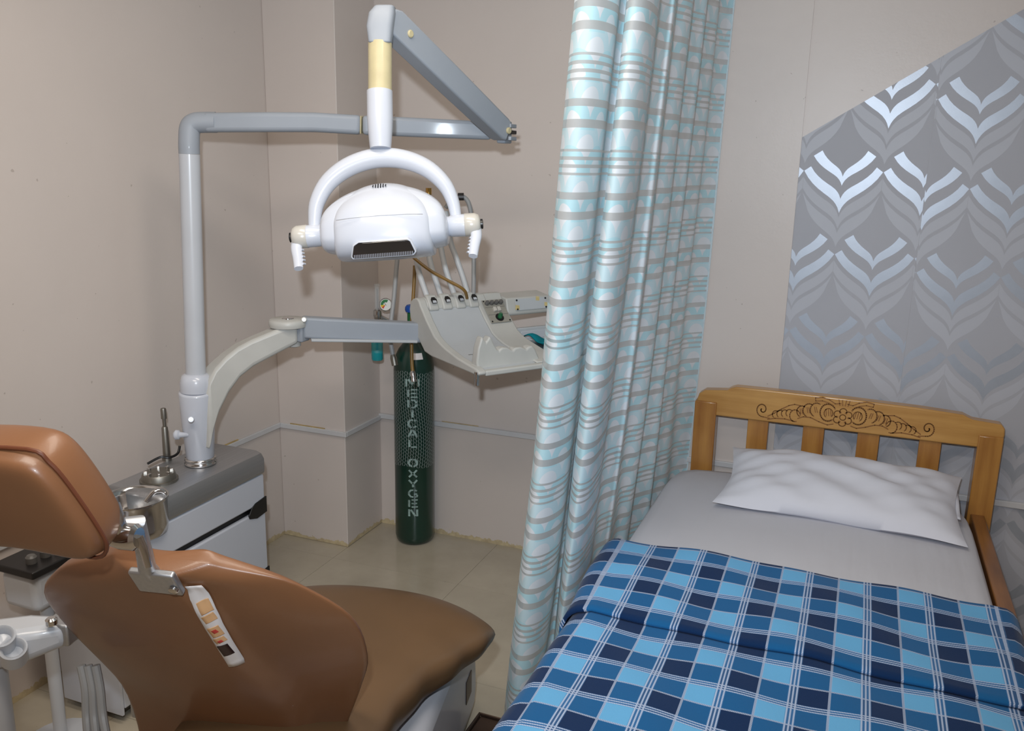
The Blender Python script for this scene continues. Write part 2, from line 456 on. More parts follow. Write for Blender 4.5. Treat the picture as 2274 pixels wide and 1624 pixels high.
# ================================================================== BED
BX = -.05
bed = thing('bed', (-.02, 2.3, 0), 'honey varnished wooden bed with carved slatted headboard against the wallpapered wall', 'bed')
HY = 3.30                                # front face of headboard posts
obj('post', G().bb((-.535, HY-.03, 0), (-.452, HY+.035, .815)), 'woodv', bed, bevel=.004)
obj('post', G().bb((.443, HY-.03, 0), (.520, HY+.035, .808)), 'woodv', bed, bevel=.004)
rail = [(-.528,.762),(.512,.762),(.522,.815),(.520,.838),(.508,.852),(.42,.858),(.405,.864),(.388,.872),(.25,.879),(0,.884),(-.25,.884),(-.385,.883),(-.402,.877),(-.418,.866),(-.50,.858),(-.522,.842),(-.530,.815)]
rl = obj('carved_top_rail', G().prism(rail, (0, HY+.028, 0), (1,0,0), (0,0,1), (0,-.05,0)), 'wood', bed, bevel=.005, seg=3)
for a, b in ((-.334,-.258), (-.133,-.058), (.057,.131), (.262,.334)):
    obj('slat', G().bb((a, HY-.008, .36), (b, HY+.012, .765)), 'woodv', bed, bevel=.003)
obj('lower_rail', G().bb((-.455, HY-.012, .27), (.445, HY+.016, .37)), 'wood', bed, bevel=.003)
for x0 in (.452, -.515):
    obj('side_rail', G().bb((x0, 1.30, .36), (x0+.045, HY-.028, .52)), 'woody', bed, bevel=.004)
for x0 in (.445, -.525):
    obj('foot_post', G().bb((x0, 1.235, 0), (x0+.07, 1.30, .56)), 'woodv', bed, bevel=.004)
obj('foot_rail', G().bb((-.455, 1.25, .33), (.445, 1.285, .53)), 'wood', bed, bevel=.004)
for k in range(9):
    obj('bed_slat', G().bb((-.47, 1.40+k*.21, .355), (.452, 1.48+k*.21, .373)), 'woody', bed, smooth=0)
# carving: grooves drawn on the rail face
gv = G(); fy = HY+.028-.05-.0006
def groove(pts, wd=.0035):
    pts = [V((p[0], 0, p[1])) for p in pts]
    for i, (a, b) in enumerate(zip(pts, pts[1:])):
        t = (b-a)
        if t.length < 1e-6: continue
        t.normalize(); n = V((-t.z, 0, t.x))*wd/2
        e = t*wd*.25; off = V((0, fy, 0))
        gv.add([a-n-e+off, b-n+e+off, b+n+e+off, a+n-e+off], [(0,1,2,3)])
def arc(cx, cz, r, a0, a1, n=14, rx=1.0): return [(cx + r*rx*math.cos(math.radians(a0+(a1-a0)*k/n)), cz + r*math.sin(math.radians(a0+(a1-a0)*k/n))) for k in range(n+1)]
fc = (0.0, .813)
groove(arc(*fc, .0105, 0, 360))
for k in range(6):
    a = 90+60*k; px, pz = fc[0]+.021*math.cos(math.radians(a)), fc[1]+.021*math.sin(math.radians(a))
    groove(arc(px, pz, .0125, a-125, a+125, 12))
for sg in (-1, 1):
    X = lambda q: [(fc[0]+sg*p[0], fc[1]+p[1]*1.2) for p in q]
    groove(X(arc(.052, .010, .027, -130, 150, 22)), .005)
    groove(X(arc(.050, .008, .015, -60, 220, 14)))
    for q in range(3): groove(X([(.040+q*.008, .000), (.044+q*.008, .020)]), .003)
    for q, (cx, cz, r) in enumerate(((.092,.014,.022), (.118,.010,.021), (.142,.004,.018))):
        groove(X(arc(cx, cz, r, -70, 120, 12)), .0042)
        for e in (0, 1): groove(X([(cx-.004+e*.007, cz-.008), (cx+.002+e*.006, cz+.009)]), .003)
    groove(X(smooth_path([V((.03,-.022,0)), V((.07,-.027,0)), (V((.11,-.012,0))), V((.15,-.014,0)), V((.165,-.026,0))], 6)) if False else X([(.03,-.024),(.05,-.029),(.08,-.022),(.11,-.012),(.135,-.012),(.155,-.020)]), .004)
    groove(X(arc(.165, -.012, .019, -110, 170, 12)), .004)
    for q in range(4):
        groove(X(arc(.186+q*.016, -.006-q*.003, .012, -60, 130, 8)), .0035)
    groove(X([(.15,.022),(.17,.024),(.19,.018),(.215,.004),(.24,-.012),(.262,-.024)]), .0042)
    groove(X([(.17,-.030),(.20,-.026),(.235,-.028),(.262,-.034)]), .0042)
    sp = [(.283+ (.024*(1-k/34))*math.cos(math.radians(-100+k*17)), -.004+(.024*(1-k/34))*math.sin(math.radians(-100+k*17))) for k in range(30)]
    groove(X([(.255,-.030)] + sp), .0042)
    groove(X([(.010,.043),(.03,.040),(.05,.050),(.075,.056),(.10,.052),(.098,.042),(.075,.045),(.05,.040)]), .0036)
    for q in range(2): groove(X([(.004+q*.010, .036), (.007+q*.012, .054)]), .003)
tag(obj('carving', gv, 'groove', rl, smooth=0, recalc=False), 'carved flower and leaf scrolls cut into the rail')

# mattress with sheet
def mattress():
    g = G(); x0, x1, y0, y1, z0, z1 = -.592, .440, 1.31, 3.262, .373, .560
    cx, cy, hx, hy = (x0+x1)/2, (y0+y1)/2, (x1-x0)/2, (y1-y0)/2
    rings = []
    prof = [(1,z0,.9),(1.0,z0+.03,1),(1.004,z0+.1,1),(1.0,z1-.05,1),(.99,z1-.022,1),(.965,z1-.005,1),(.9,z1+.001,1),(.6,z1+.004,1),(.25,z1+.004,1),(.02,z1+.004,1)]
    n = 96
    for s, z, _ in prof:
        r = []
        for k in range(n):
            a = 2*PI*k/n; c, d = math.cos(a), math.sin(a)
            e = 14 if s > .8 else 8
            k_ = (abs(c)**e+abs(d)**e)**(-1/e)
            ox, oy = c*k_, d*k_
            ins = (1-s)*hx
            X, Y = cx + ox*(hx-ins), cy + oy*(hy-ins)
            zz = z + (.004*math.sin(X*9+Y*3)+.003*math.sin(Y*14-X*6) if .2 < s < .97 else 0)
            r.append(V((X, Y, zz)))
        rings.append(r)
    g.loft(rings)
    return g
tag(obj('mattress', mattress(), 'sheet', None, smooth=60), 'mattress covered by a pale grey fitted sheet on the wooden bed', 'mattress')

# pillow
def pillow():
    g = G(); c = V((.012, 3.035, .618)); hx, hy, ht = .372, .200, .070
    tilt = math.radians(11); Yd = V((.02, math.cos(tilt), math.sin(tilt))); Zd = V((0, -math.sin(tilt), math.cos(tilt)))
    N = 44; K = 26
    def f(sgn):
        def fn(u, v):
            a, b = 2*u-1, 2*v-1
            edge = max(0, (1-abs(a)**4))**.7*max(0, (1-abs(b)**4))**.65
            pin = 1 + .05*(a*a*b*b) - .035*(1-abs(a))*(b*b) - .03*(1-abs(b))*(a*a)
            wr = .006*math.sin(9*(b*.9+a*1.1))*edge + .005*math.sin(17*(a*.6-b)+1)*edge*abs(a)
            rdg = .010*math.exp(-((b+.55*a-.1)/.16)**2)*edge
            h = ht*edge*(.8+.2*math.cos(a*1.3)) + (wr+rdg if sgn > 0 else 0)
            if sgn < 0: h *= .55
            x = a*hx*pin; yv = b*hy*pin*(1.0+.04*a)
            return c + V((1, 0, -.004))*x + Yd*yv + Zd*(sgn*h + .004*math.sin(a*7+b*3)*(1-edge))
        return fn
    g.grid(f(1), N, K); g.grid(f(-1), N, K, flip=True)
    return g
def weld(o, d=.0006):
    import bmesh
    bm = bmesh.new(); bm.from_mesh(o.data); bmesh.ops.remove_doubles(bm, verts=bm.verts, dist=d); bmesh.ops.recalc_face_normals(bm, faces=bm.faces); bm.to_mesh(o.data); bm.free()
pl = obj('pillow', pillow(), 'pillow', None, smooth=80); weld(pl); pl.data.set_sharp_from_angle(angle=math.radians(70))
def flap(u, v):
    return V((.300+.088*u, 3.005+.215*v-.02*u*(1-v), .600+.045*v+.018*(1-u)*(1-abs(2*v-1))+.004*math.sin(v*9+u*4)))
obj('pillowcase_flap', G().grid(flap, 8, 14), 'pillow', pl, smooth=80, solid=.004)
tag(pl, 'rumpled white pillow leaning toward the carved headboard', 'pillow')

# blanket with its upper end folded back
def blanket():
    g = G(); uv = []
    # path across the bed: left drop, top, right drop, (x, z, arc length)
    def across(s, lift):
        # s in metres measured from the left edge of the top
        W0, W1 = -.608, .458; R = .05; zt_ = .572+lift
        L = W1-W0-2*R
        if s < 0:
            q = R*PI/2
            if -s < q: a = -s/R; return (W0-lift+R-math.sin(a)*R, zt_-R+math.cos(a)*R)
            return (W0-lift-.004, zt_-R+(s+q))
        if s > L:
            q = R*PI/2; e = s-L
            if e < q: a = e/R; return (W1+lift-R+math.sin(a)*R, zt_-R+math.cos(a)*R)
            return (W1+lift+.006, zt_-R-(e-q))
        return (W0+R+s, zt_)
    NU = 90
    smin, smax = -.30, 1.066-.1+.14
    def layer(rows):
        base = len(g.v); n = len(rows)
        for y, lift, vv, amp in rows:
            for i in range(NU+1):
                s = smin + (smax-smin)*i/NU
                x, z = across(s, lift)
                wv = .004*math.sin(7*s+5*y)+.0035*math.sin(13*s-9*y+1)+.003*math.sin(23*s+17*y)
                yy = y + amp*(.012*math.sin(5*s+.6)+.006*math.sin(13*s))
                if 0 < s < .97: z += wv*.9+.003
                else: x += (wv*.8 if s < 0 else -wv*.3) - (.004 if s < 0 else 0)
                g.v.append(V((x, yy, z))); uv.append((s+.062, vv))
        for r in range(n-1):
            for i in range(NU):
                a = base+r*(NU+1)+i; g.f.append((a, a+1, a+NU+2, a+NU+1)); g.mi.append(0)
    rows = []; y0, yf = 1.24, 2.388
    K = 46
    for k in range(K+1):
        y = y0+(yf-y0)*k/K; rows.append((y, 0, y, 0))
    for k in range(1, 8):
        a = PI*k/8; rows.append((yf+.012*math.sin(a), .011*(1-math.cos(a)), yf+.011*a, 0))
    vv = yf+.011*PI
    yh = 1.955
    for k in range(22):
        t = k/21; y = yf-(yf-yh)*t; rows.append((y,   .022-.010*t, vv+(yf-yh)*t, t))
    rows.append((yh-.004, .005, vv+(yf-yh)+.008, 1))
    layer(rows)
    return g, uv
bg, buv = blanket()
bo = obj('blanket', bg, 'plaid', None, smooth=80, uv=buv, recalc=False, solid=.004)
tag(bo, 'blue plaid fleece blanket folded back across the lower half of the bed', 'blanket')

# ================================================================== CURTAIN
top_pts = [(-.730,2.30),(-.700,2.20),(-.665,2.10),(-.625,2.05),(-.590,2.07),(-.577,2.16),(-.600,2.27),(-.590,2.30),(-.566,2.20),(-.545,2.12),(-.515,2.08),(-.490,2.12),(-.497,2.25),(-.530,2.38),(-.522,2.46),(-.512,2.48),(-.53,2.58),(-.555,2.68),(-.535,2.74),(-.530,2.80),(-.562,2.90),(-.548,2.97),(-.532,3.02),(-.560,3.11),(-.545,3.17),(-.530,3.22),(-.545,3.30),(-.525,3.35),(-.503,3.368)]
bot_pts = [(-.930,2.42),(-.905,2.32),(-.875,2.21),(-.835,2.15),(-.800,2.17),(-.785,2.25),(-.805,2.37),(-.800,2.40),(-.780,2.31),(-.757,2.24),(-.730,2.21),(-.708,2.26),(-.712,2.38),(-.735,2.50),(-.715,2.56),(-.700,2.58),(-.715,2.67),(-.725,2.76),(-.695,2.81),(-.690,2.86),(-.715,2.95),(-.690,3.01),(-.670,3.05),(-.690,3.13),(-.668,3.19),(-.645,3.24),(-.640,3.31),(-.600,3.355),(-.572,3.374)]
TP = smooth_path([V((*p, 0)) for p in top_pts], 7); BP = smooth_path([V((*p, 0)) for p in bot_pts], 7)
ZT, ZB = 2.50, .03
arcl = [0]
for a, b, c, d in zip(TP, TP[1:], BP, BP[1:]): arcl.append(arcl[-1] + .5*((b-a).length+(d-c).length)*1.15)
def cur(i, t):
    p = TP[i].lerp(BP[i], t**1.12); z = ZT+(ZB-ZT)*t
    n = len(TP)
    zz = z - .02*math.sin(i*.13)*t
    p = p + V((.006*math.sin(i*.21+t*9)*t, .006*math.cos(i*.17+t*7)*t, 0))
    return V((p.x, p.y, zz))
ct = thing('curtain', (-.65, 2.75, .03), 'pale cyan and white striped sheer curtain drawn between the bed and the dental unit', 'curtain')
g = G(); cuv = []; NTV = 70
for j in range(NTV+1):
    for i in range(len(TP)):
        p = cur(i, j/NTV); g.v.append(p); cuv.append((arcl[i], p.z))
n = len(TP)
for j in range(NTV):
    for i in range(n-1):
        a = j*n+i; g.f.append((a, a+1, a+n+1, a+n)); g.mi.append(0)
obj('cloth', g, 'curtain', ct, smooth=80, uv=cuv, recalc=False)
def hem(i0, i1, off):
    g = G(); rows = []
    for j in range(NTV+1):
        r = []
        for i in range(i0, i1+1):
            p = cur(i, j/NTV); q = cur(min(i+1, n-1), j/NTV)-cur(max(i-1, 0), j/NTV); nn = V((-q.y, q.x, 0)).normalized()
            r.append(p + nn*off)
        rows.append(r)
    g.loft(rows, False, False); return g
obj('hem', hem(n-3, n-1, -.0015), 'hem', ct, smooth=80, recalc=False)
obj('hem', hem(53, 57, -.0015), 'hem', ct, smooth=80, recalc=False)
obj('hem', hem(0, 2, -.0015), 'hem', ct, smooth=80, recalc=False)
obj('curtain_rail', G().tube([(-.66, 1.7, ZT+.02), (-.52, 3.385, ZT+.02)], .011), 'chrome', ct)

# ================================================================== OXYGEN CYLINDER
TC = V((-1.768, 3.292, 0)); TR = .0885
ox = thing('oxygen_cylinder', TC, 'tall dark green medical oxygen cylinder standing in the corner in a white net sleeve', 'gas cylinder')
obj('body', G().lathe([(.02,.001),(.06,.0),(.076,.004),(.084,.014),(TR,.035),(TR,.80),(.087,.83),(.080,.865),(.066,.895),(.046,.920),(.032,.935),(.028,.95)], TC, n=48), 'green', ox, smooth=60)
vz = G().lathe([(.022,.945),(.022,.97),(.026,.975),(.026,.995),(.018,1.0),(.018,1.03),(.013,1.035)], TC, n=20)
obj('valve', vz, 'brass', ox)
obj('valve_cap', G().lathe([(.024,1.00),(.027,1.003),(.027,1.052),(.024,1.056)], TC, n=20), 'green2', ox)
obj('hand_wheel', G().lathe([(.010,1.054),(.034,1.058),(.037,1.066),(.036,1.078),(.030,1.086),(.008,1.088)], TC, n=24), 'bluecap', ox)
obj('shoulder_label', G().grid(lambda u, v: TC + V((math.cos(-PI/2+.45+u*.55), math.sin(-PI/2+.45+u*.55), 0))*(.0808-.012*v+.0012) + V((0, 0, .862+.026*v)), 6, 2), 'label', ox)
# stencilled letters wrapped on the cylinder
ST = dict(
    M=[[(0,0),(0,1)],[(.16,1),(.5,.35)],[(.5,.35),(.84,1)],[(1,0),(1,1)]], E=[[(.08,0),(.08,1)],[(.34,1),(1,1)],[(.34,.5),(.92,.5)],[(.34,0),(1,0)]],
    D=[[(.08,0),(.08,1)],[(.34,1),(.66,1),(.9,.78),(.9,.56)],[(.9,.44),(.9,.22),(.66,0),(.34,0)]], I=[[(.5,0),(.5,1)]],
    C=[[(.56,1),(.28,.98),(.08,.72),(.08,.28),(.28,.02),(.44,0)],[(.66,1),(.9,.84)],[(.58,0),(.9,.14)]], A=[[(.05,0),(.44,1)],[(.58,1),(.95,0)],[(.36,.32),(.66,.32)]],
    L=[[(.15,0),(.15,1)],[(.36,0),(.95,0)]], O=[[(.44,1),(.2,.9),(.06,.6),(.06,.4),(.2,.1),(.44,0)],[(.56,1),(.8,.9),(.94,.6),(.94,.4),(.8,.1),(.56,0)]],
    X=[[(.08,1),(.42,.56)],[(.58,.44),(.92,0)],[(.92,1),(.58,.56)],[(.42,.44),(.08,0)]], Y=[[(.06,1),(.42,.52)],[(.94,1),(.58,.52)],[(.5,.4),(.5,0)]],
    G=[[(.9,.86),(.66,1)],[(.54,1),(.26,.95),(.07,.65),(.07,.35),(.26,.05),(.54,0)],[(.62,.42),(.94,.42)],[(.92,.3),(.9,.05),(.66,0)]], N=[[(.08,0),(.08,1)],[(.26,.95),(.74,.05)],[(.92,0),(.92,1)]])
import itertools
A0 = math.atan2(-TC.y, -TC.x) - .085
for ch, py in zip('MEDICALOXYGEN', (851,874,897,919,941,963,985,1028,1052,1074,1096,1118,1139)):
    zc = at_y(909, py, TC.y-TR*.97).z; Wd = .052 if ch == 'M' else .042; Hh = .033
    lg = G()
    for st in ST[ch]:
        pts = []
        for a, b in zip(st, st[1:]):
            for k in range(5): pts.append((a[0]+(b[0]-a[0])*k/5, a[1]+(b[1]-a[1])*k/5))
        pts.append(st[-1])
        pts = [((p[0]-.5)*Wd, (p[1]-.5)*Hh) for p in pts]
        L, Rr = [], []
        for i, p in enumerate(pts):
            a, b = pts[max(i-1,0)], pts[min(i+1,len(pts)-1)]; tx, tz = b[0]-a[0], b[1]-a[1]; q = math.hypot(tx, tz) or 1
            hw_ = .0030+.0016*abs(tz)/q; nx, nz = -tz/q*hw_, tx/q*hw_
            L.append((p[0]+nx, p[1]+nz)); Rr.append((p[0]-nx, p[1]-nz))
        wr = lambda p: TC + V((math.cos(A0+p[0]/TR), math.sin(A0+p[0]/TR), 0))*(TR+.0007) + V((0, 0, zc+p[1]))
        lg.loft([[wr(p) for p in L], [wr(p) for p in Rr]], False, False)
    tag(obj('stencil_letter', lg, 'letter', ox, smooth=0, recalc=False), 'stencilled white letter '+ch)['kind'] = 'stuff'

# net sleeve
ng = G(); zn0, zn1 = at_y(915, 1040, TC.y-TR).z, at_y(915, 829, TC.y-TR).z
NA, NR = 52, 52; dz = (zn1-zn0)/NR; RN = TR+.0035
for k in range(NA):
    for r in range(NR):
        sgn = 1 if (r+k) % 2 == 0 else -1
        a0 = 2*PI*(k + sgn*.23)/NA; a1 = 2*PI*(k - sgn*.23)/NA
        sh = .10*math.sin(r*.11)
        a0 += sh; a1 += .10*math.sin((r+1)*.11)
        if a0 % (2*PI) < PI*.85 and a0 % (2*PI) > PI*.15: continue
        zz0 = zn0+r*dz+.006*math.sin(a0*3); zz1 = zz0+dz; hw = .0006
        def pt(a, z, s): return TC + V((math.cos(a+s*hw/RN), math.sin(a+s*hw/RN), 0))*(RN+.001*math.sin(a*9)) + V((0, 0, z))
        ng.add([pt(a0, zz0, -1), pt(a0, zz0, 1), pt(a1, zz1, 1), pt(a1, zz1, -1)], [(0,1,2,3)])
tag(obj('net_sleeve', ng, 'net', ox, smooth=0, recalc=False), 'white plastic net sleeve', kind='stuff')

# regulator with gauge, flow tube and humidifier bottle, screwed to the valve's left side
rg_o = at(838, 800, 3.70)
rg = thing('oxygen_regulator', (rg_o.x, rg_o.y, rg_o.z), 'chrome oxygen regulator with round gauge, clear flow tube and aqua humidifier bottle', 'regulator')
s_ = 3.72/FPX
q = at(838, 690, 3.72)
stem = at(858, 706, 3.74)
obj('stem', G().tube([q - V((0,0,.02)), stem - V((0,0,.01)), TC + V((-.02, -.02, .985))], .010, 14), 'chrome', rg)
obj('flow_block', G().lathe([(.006,-.040),(.014,-.036),(.018,-.02),(.017,.0),(.010,.006),(.006,.012)], q, n=20), 'chrome', rg)
obj('flow_tube', G().lathe([(.0105,.004),(.0105,.105),(.013,.108),(.013,.114),(.004,.116)], q, n=18), 'clear', rg)
obj('flow_stem', G().lathe([(.0025,.006),(.0025,.095)], q, n=8), 'hose', rg)
gc = at(857, 677, 3.70); gn = (CAM-gc).normalized(); gn = (gn + V((-.25, 0, .05))).normalized()
ga = obj('gauge', G().lathe([(.012,-.022),(.026,-.020),(.0285,-.01),(.0285,.006),(.0265,.008),(.0255,.004),(.001,.0035)], gc, gn, 32), 'chrome', rg)
gx = C_RT - gn*C_RT.dot(gn); gx.normalize(); gy = gn.cross(gx)
if gy.z < 0: gy = -gy
obj('dial', G().prism([(.0245*math.cos(2*PI*k/28), .0245*math.sin(2*PI*k/28)) for k in range(28)], gc+gn*.0037, gx, gy, gn*.0008), 'dial', ga, smooth=0)
def wedge(a0, a1, r0, r1, h, m_):
    k = 8; A = [a0+(a1-a0)*i/k for i in range(k+1)]
    poly = [(r1*math.cos(a), r1*math.sin(a)) for a in A]+[(r0*math.cos(a), r0*math.sin(a)) for a in A[::-1]]
    obj('dial_band', G().prism(poly, gc+gn*h, gx, gy, gn*.0003), m_, ga, smooth=0)
wedge(math.radians(60), math.radians(185), .010, .022, .0046, 'dgreen')
wedge(math.radians(185), math.radians(215), .004, .022, .0046, 'dyellow')
wedge(math.radians(215), math.radians(240), .004, .020, .0046, 'dred')
obj('needle', G().prism([(-.001,-.004),(.001,-.004),(.0004,.018),(-.0004,.018)], gc+gn*.0052, (gx*.8+gy*.6), (gy*.8-gx*.6), gn*.0004), 'black', ga, smooth=0)
bt = at(838, 800, 3.72)
hb = obj('humidifier_bottle', G().lathe([(.004,.0),(.022,.001),(.025,.006),(.025,.088),(.022,.094),(.014,.098),(.013,.11)], bt, n=28), 'aqua', rg, smooth=50)
obj('water', G().lathe([(.002,.003),(.0225,.004),(.0225,.034),(.002,.034)], bt, n=24), 'water', hb)
obj('dip_tube', G().lathe([(.004,.04),(.004,.098)], bt, n=10), 'bluetube', hb)
obj('diffuser', G().lathe([(.004,.022),(.011,.024),(.012,.034),(.009,.042),(.004,.044)], bt, n=16), 'offwhite', hb)
obj('drop_pipe', G().tube([bt+V((0,0,.105)), q+V((0,0,-.035))], .007, 12), 'chrome', rg)

# ================================================================== CABINET (cuspidor unit)
CZ = .66; CXR, CXL = -1.935, -2.180
cb = thing('dental_cabinet', (-2.06, 2.05, 0), 'low white dental cabinet with a brushed steel top along the left wall', 'cabinet')
bod = G().bb((CXL+.01, 1.745, .03), (CXR-.020, 2.44, .525)).bb((CXL+.01, 1.965, .52), (CXR-.020, 2.44, .58))
obj('body', bod, 'black', cb, smooth=0)
obj('door', G().bb((CXR-.022, 1.745, .05), (CXR-.002, 2.452, .440)), 'white', cb, bevel=.006, seg=3)
dr = obj('drawer', G().bb((CXR-.022, 1.745, .464), (CXR-.002, 2.452, .572)), 'white', cb, bevel=.006, seg=3)
obj('end_panel', G().bb((CXL+.01, 2.44, .03), (CXR-.022, 2.455, .572)), 'white', cb, bevel=.004)
obj('end_panel', G().bb((CXL, 1.735, .03), (CXR-.004, 1.745, .524)), 'white', cb, bevel=.003)
obj('back_panel', G().bb((CXL, 1.745, .03), (CXL+.01, 2.455, .572)), 'white', cb, smooth=0)
obj('drawer_handle', G().prism([(2.355,.444),(2.375,.468),(2.395,.478),(2.457,.486),(2.457,.425),(2.40,.418),(2.36,.430)], (CXR-.004, 0, 0), (0,1,0), (0,0,1), (.006,0,0)), 'black', cb, bevel=.002)
obj('door_handle', G().prism([(2.37,.150),(2.39,.185),(2.43,.205),(2.457,.208),(2.457,.150),(2.44,.176),(2.41,.170)], (CXR-.004, 0, 0), (0,1,0), (0,0,1), (.005,0,0)), 'black', cb, bevel=.002)
prof = [(0,.574),(0,.632),(-.012,.652),(-.035,.660),(-.235,.660),(-.245,.652),(-.245,.574)]
tpz = obj('steel_top', G().prism([(p[0], p[1]) for p in prof], (CXR+.004, 1.958, 0), (1,0,0), (0,0,1), (0,.50,0)), 'steel', cb, bevel=.018, seg=4)
obj('steel_shelf', G().bb((CXL, 1.74, .525), (CXR-.06, 1.957, .545)), 'steel', cb, bevel=.003)
# bowl
bc = at_z(297, 1108, .66); bc = V((bc.x, bc.y, 0))
obj('spittoon_bowl', G().lathe([(.02,.535),(.070,.537),(.092,.552),(.097,.58),(.097,.655),(.101,.660),(.101,.666),(.094,.664),(.088,.645),(.086,.605),(.070,.585),(.040,.575),(.018,.572),(.004,.571)], bc, n=56), 'chrome', cb, smooth=60)
obj('water_spout', G().tube(smooth_path([bc+V((.05,.085,.64)), bc+V((.045,.075,.665)), bc+V((.03,.055,.668)), bc+V((.012,.035,.640))], 5), .008, 12), 'chrome', cb)
# strainer disc
sc_ = at_z(353, 1060, .672); sc_ = V((sc_.x, sc_.y, 0))
sd = obj('strainer', G().lathe([(.060,.660),(.060,.668),(.054,.669),(.052,.684),(.049,.689),(.040,.690),(.004,.687)], sc_, n=40), 'steeldull', cb)
for k in range(8):
    a = 2*PI*k/8; obj('strainer_lug', G().box(sc_+V((.040*math.cos(a), .040*math.sin(a), .692)), (.012,.008,.010), (V((math.cos(a),math.sin(a),0)), V((-math.sin(a),math.cos(a),0)), V((0,0,1)))), 'chrome', sd, bevel=.001)
rp = at_z(371, 1022, .66)
obj('spindle', G().lathe([(.016,.0),(.016,.012),(.0125,.016),(.0105,.118),(.0085,.122),(.006,.123),(.006,.150),(.0095,.151),(.0095,.184),(.008,.188)], rp, n=22), 'steeldull', cb)
obj('rubber_strap', G().tube(smooth_path([rp+V((-.02,-.07,.006)), rp+V((.0,-.03,.020)), rp+V((.022,-.012,.016)), rp+V((.030,.02,.022)), rp+V((.028,.035,.045))], 6), .0045, 8), 'black', cb)
pb = at_z(446, 1030, .66)
obj('collar', G().lathe([(.047,.660),(.053,.663),(.054,.668),(.050,.672),(.050,.675),(.053,.679),(.051,.685),(.045,.687)], V((pb.x, pb.y, 0)), n=40), 'chrome', cb, smooth=60)

# ================================================================== DENTAL LIGHT
dl = thing('dental_light', (pb.x, pb.y, .687), 'white dental examination light on a grey jointed arm and tall post', 'dental lamp')
P0 = pb + V((0, 0, .026)); D0 = 2.90
Ptop = at(421, 300, 2.76)
p870 = at(436, 868, 2.93); p838 = at(435, 836, 2.92); p345 = at(420.5, 343, 2.775)
ax = (p870-P0).normalized(); Ls = (p870-P0).length
obj('sleeve', G().lathe([(.044,.0),(.047,.004),(.0535,Ls*.5),(.0575,Ls-.008),(.056,Ls-.002),(.050,Ls)], P0, ax, 40), 'white', dl, smooth=60)
bq = at(424, 932, 2.87); obj('button', G().lathe([(.010,-.02),(.0105,.005),(.008,.008)], bq, (CAM-bq).normalized(), 16), 'white', dl)
bq = at(400, 966, 2.93); obj('clamp_knob', G().lathe([(.006,-.03),(.010,.0),(.016,.004),(.017,.014),(.012,.020)], bq, -C_RT, 18), 'white', dl)
ax2 = (p345-p838).normalized()
obj('dome_collar', G().lathe([(.051,-.052),(.0525,-.035),(.051,-.015),(.045,.004),(.035,.010)], p838, ax2, 36), 'white', dl, smooth=60)
obj('post', G().lathe([(.0325,-.02),(.0325,(p345-p838).length)], p838, ax2, 32), 'offwhite', dl)
# elbow and horizontal arm
A = [p345 + ax2*.001, p345 + ax2*.035, at(422, 285, 2.765), at(433, 274, 2.765), at(452, 272, 2.767), at(480, 272, 2.77)]
obj('elbow', G().tube(smooth_path(A, 6), [.0325]*(5*6+1), 24), 'bluegrey', dl, smooth=60)
def beam(stations, up=V((0,0,1))):
    g = G(); rings = []
    for i, (p, w_, h_) in enumerate(stations):
        a, b = stations[max(i-1,0)][0], stations[min(i+1,len(stations)-1)][0]
        t = (b-a).normalized(); sd_ = t.cross(up).normalized(); u = sd_.cross(t)
        rings.append([p - sd_*w_/2 - u*h_/2, p + sd_*w_/2 - u*h_/2, p + sd_*w_/2 + u*h_/2, p - sd_*w_/2 + u*h_/2])
    return g.loft(rings)
E1 = at(803, 278, 2.79)
obj('lower_arm', beam([(at(455,272.5,2.767),.052,.060), (at(600,271.5,2.775),.055,.061), (at(700,272,2.78),.055,.060), (E1,.055,.060)]), 'bluegrey', dl, bevel=.014, seg=4)
obj('arm_seam', beam([(E1-V((.0005,0,0)),.051,.056), (at(806,278.2,2.79),.051,.056)]), 'cream', dl, bevel=.008)
E2 = at(1092, 291, 2.82)
obj('lower_arm', beam([(at(806,278.2,2.79),.055,.060), (at(950,284.5,2.805),.055,.059), (E2,.055,.056)]), 'bluegrey', dl, bevel=.012, seg=3)
kn = at(1120, 294, 2.82)
KJ = obj('arm_knuckle', G().box(kn, (.030,.062,.070)), 'bluegrey', dl, bevel=.005)
for k in (-1, 0, 1): obj('knuckle_fin', G().box(at(1138, 294+k*14, 2.80), (.010,.05,.012)), 'dark' if k == 0 else 'bluegrey', KJ, bevel=.002)
S0, S1 = at(1113, 290, 2.79), at(868, 52, 2.36)
dS = (S1-S0).normalized()
obj('spring_arm', beam([(S0 - dS*.012, .054, .060), (S0 + dS*.01, .056, .070), (S0.lerp(S1,.5), .058, .074), (S1, .060, .074), (S1 + dS*.026, .060, .050)]), 'bluegrey', dl, bevel=.006, seg=3)
sdn = dS.cross(V((0,0,1))).normalized()
if sdn.dot(CAM-S0) < 0: sdn = -sdn
for px_, py_, dd in ((898, 68, 2.40), (1119, 297, 2.78)):
    # screw caps on the camera-side cheek of the arm
    c0 = S0 + dS*((at(px_, py_, dd)-S0).dot(dS)) + sdn*.029
    obj('screw_cap', G().lathe([(.010,-.003),(.0105,.004),(.008,.006)], c0, sdn, 18), 'cream', dl)
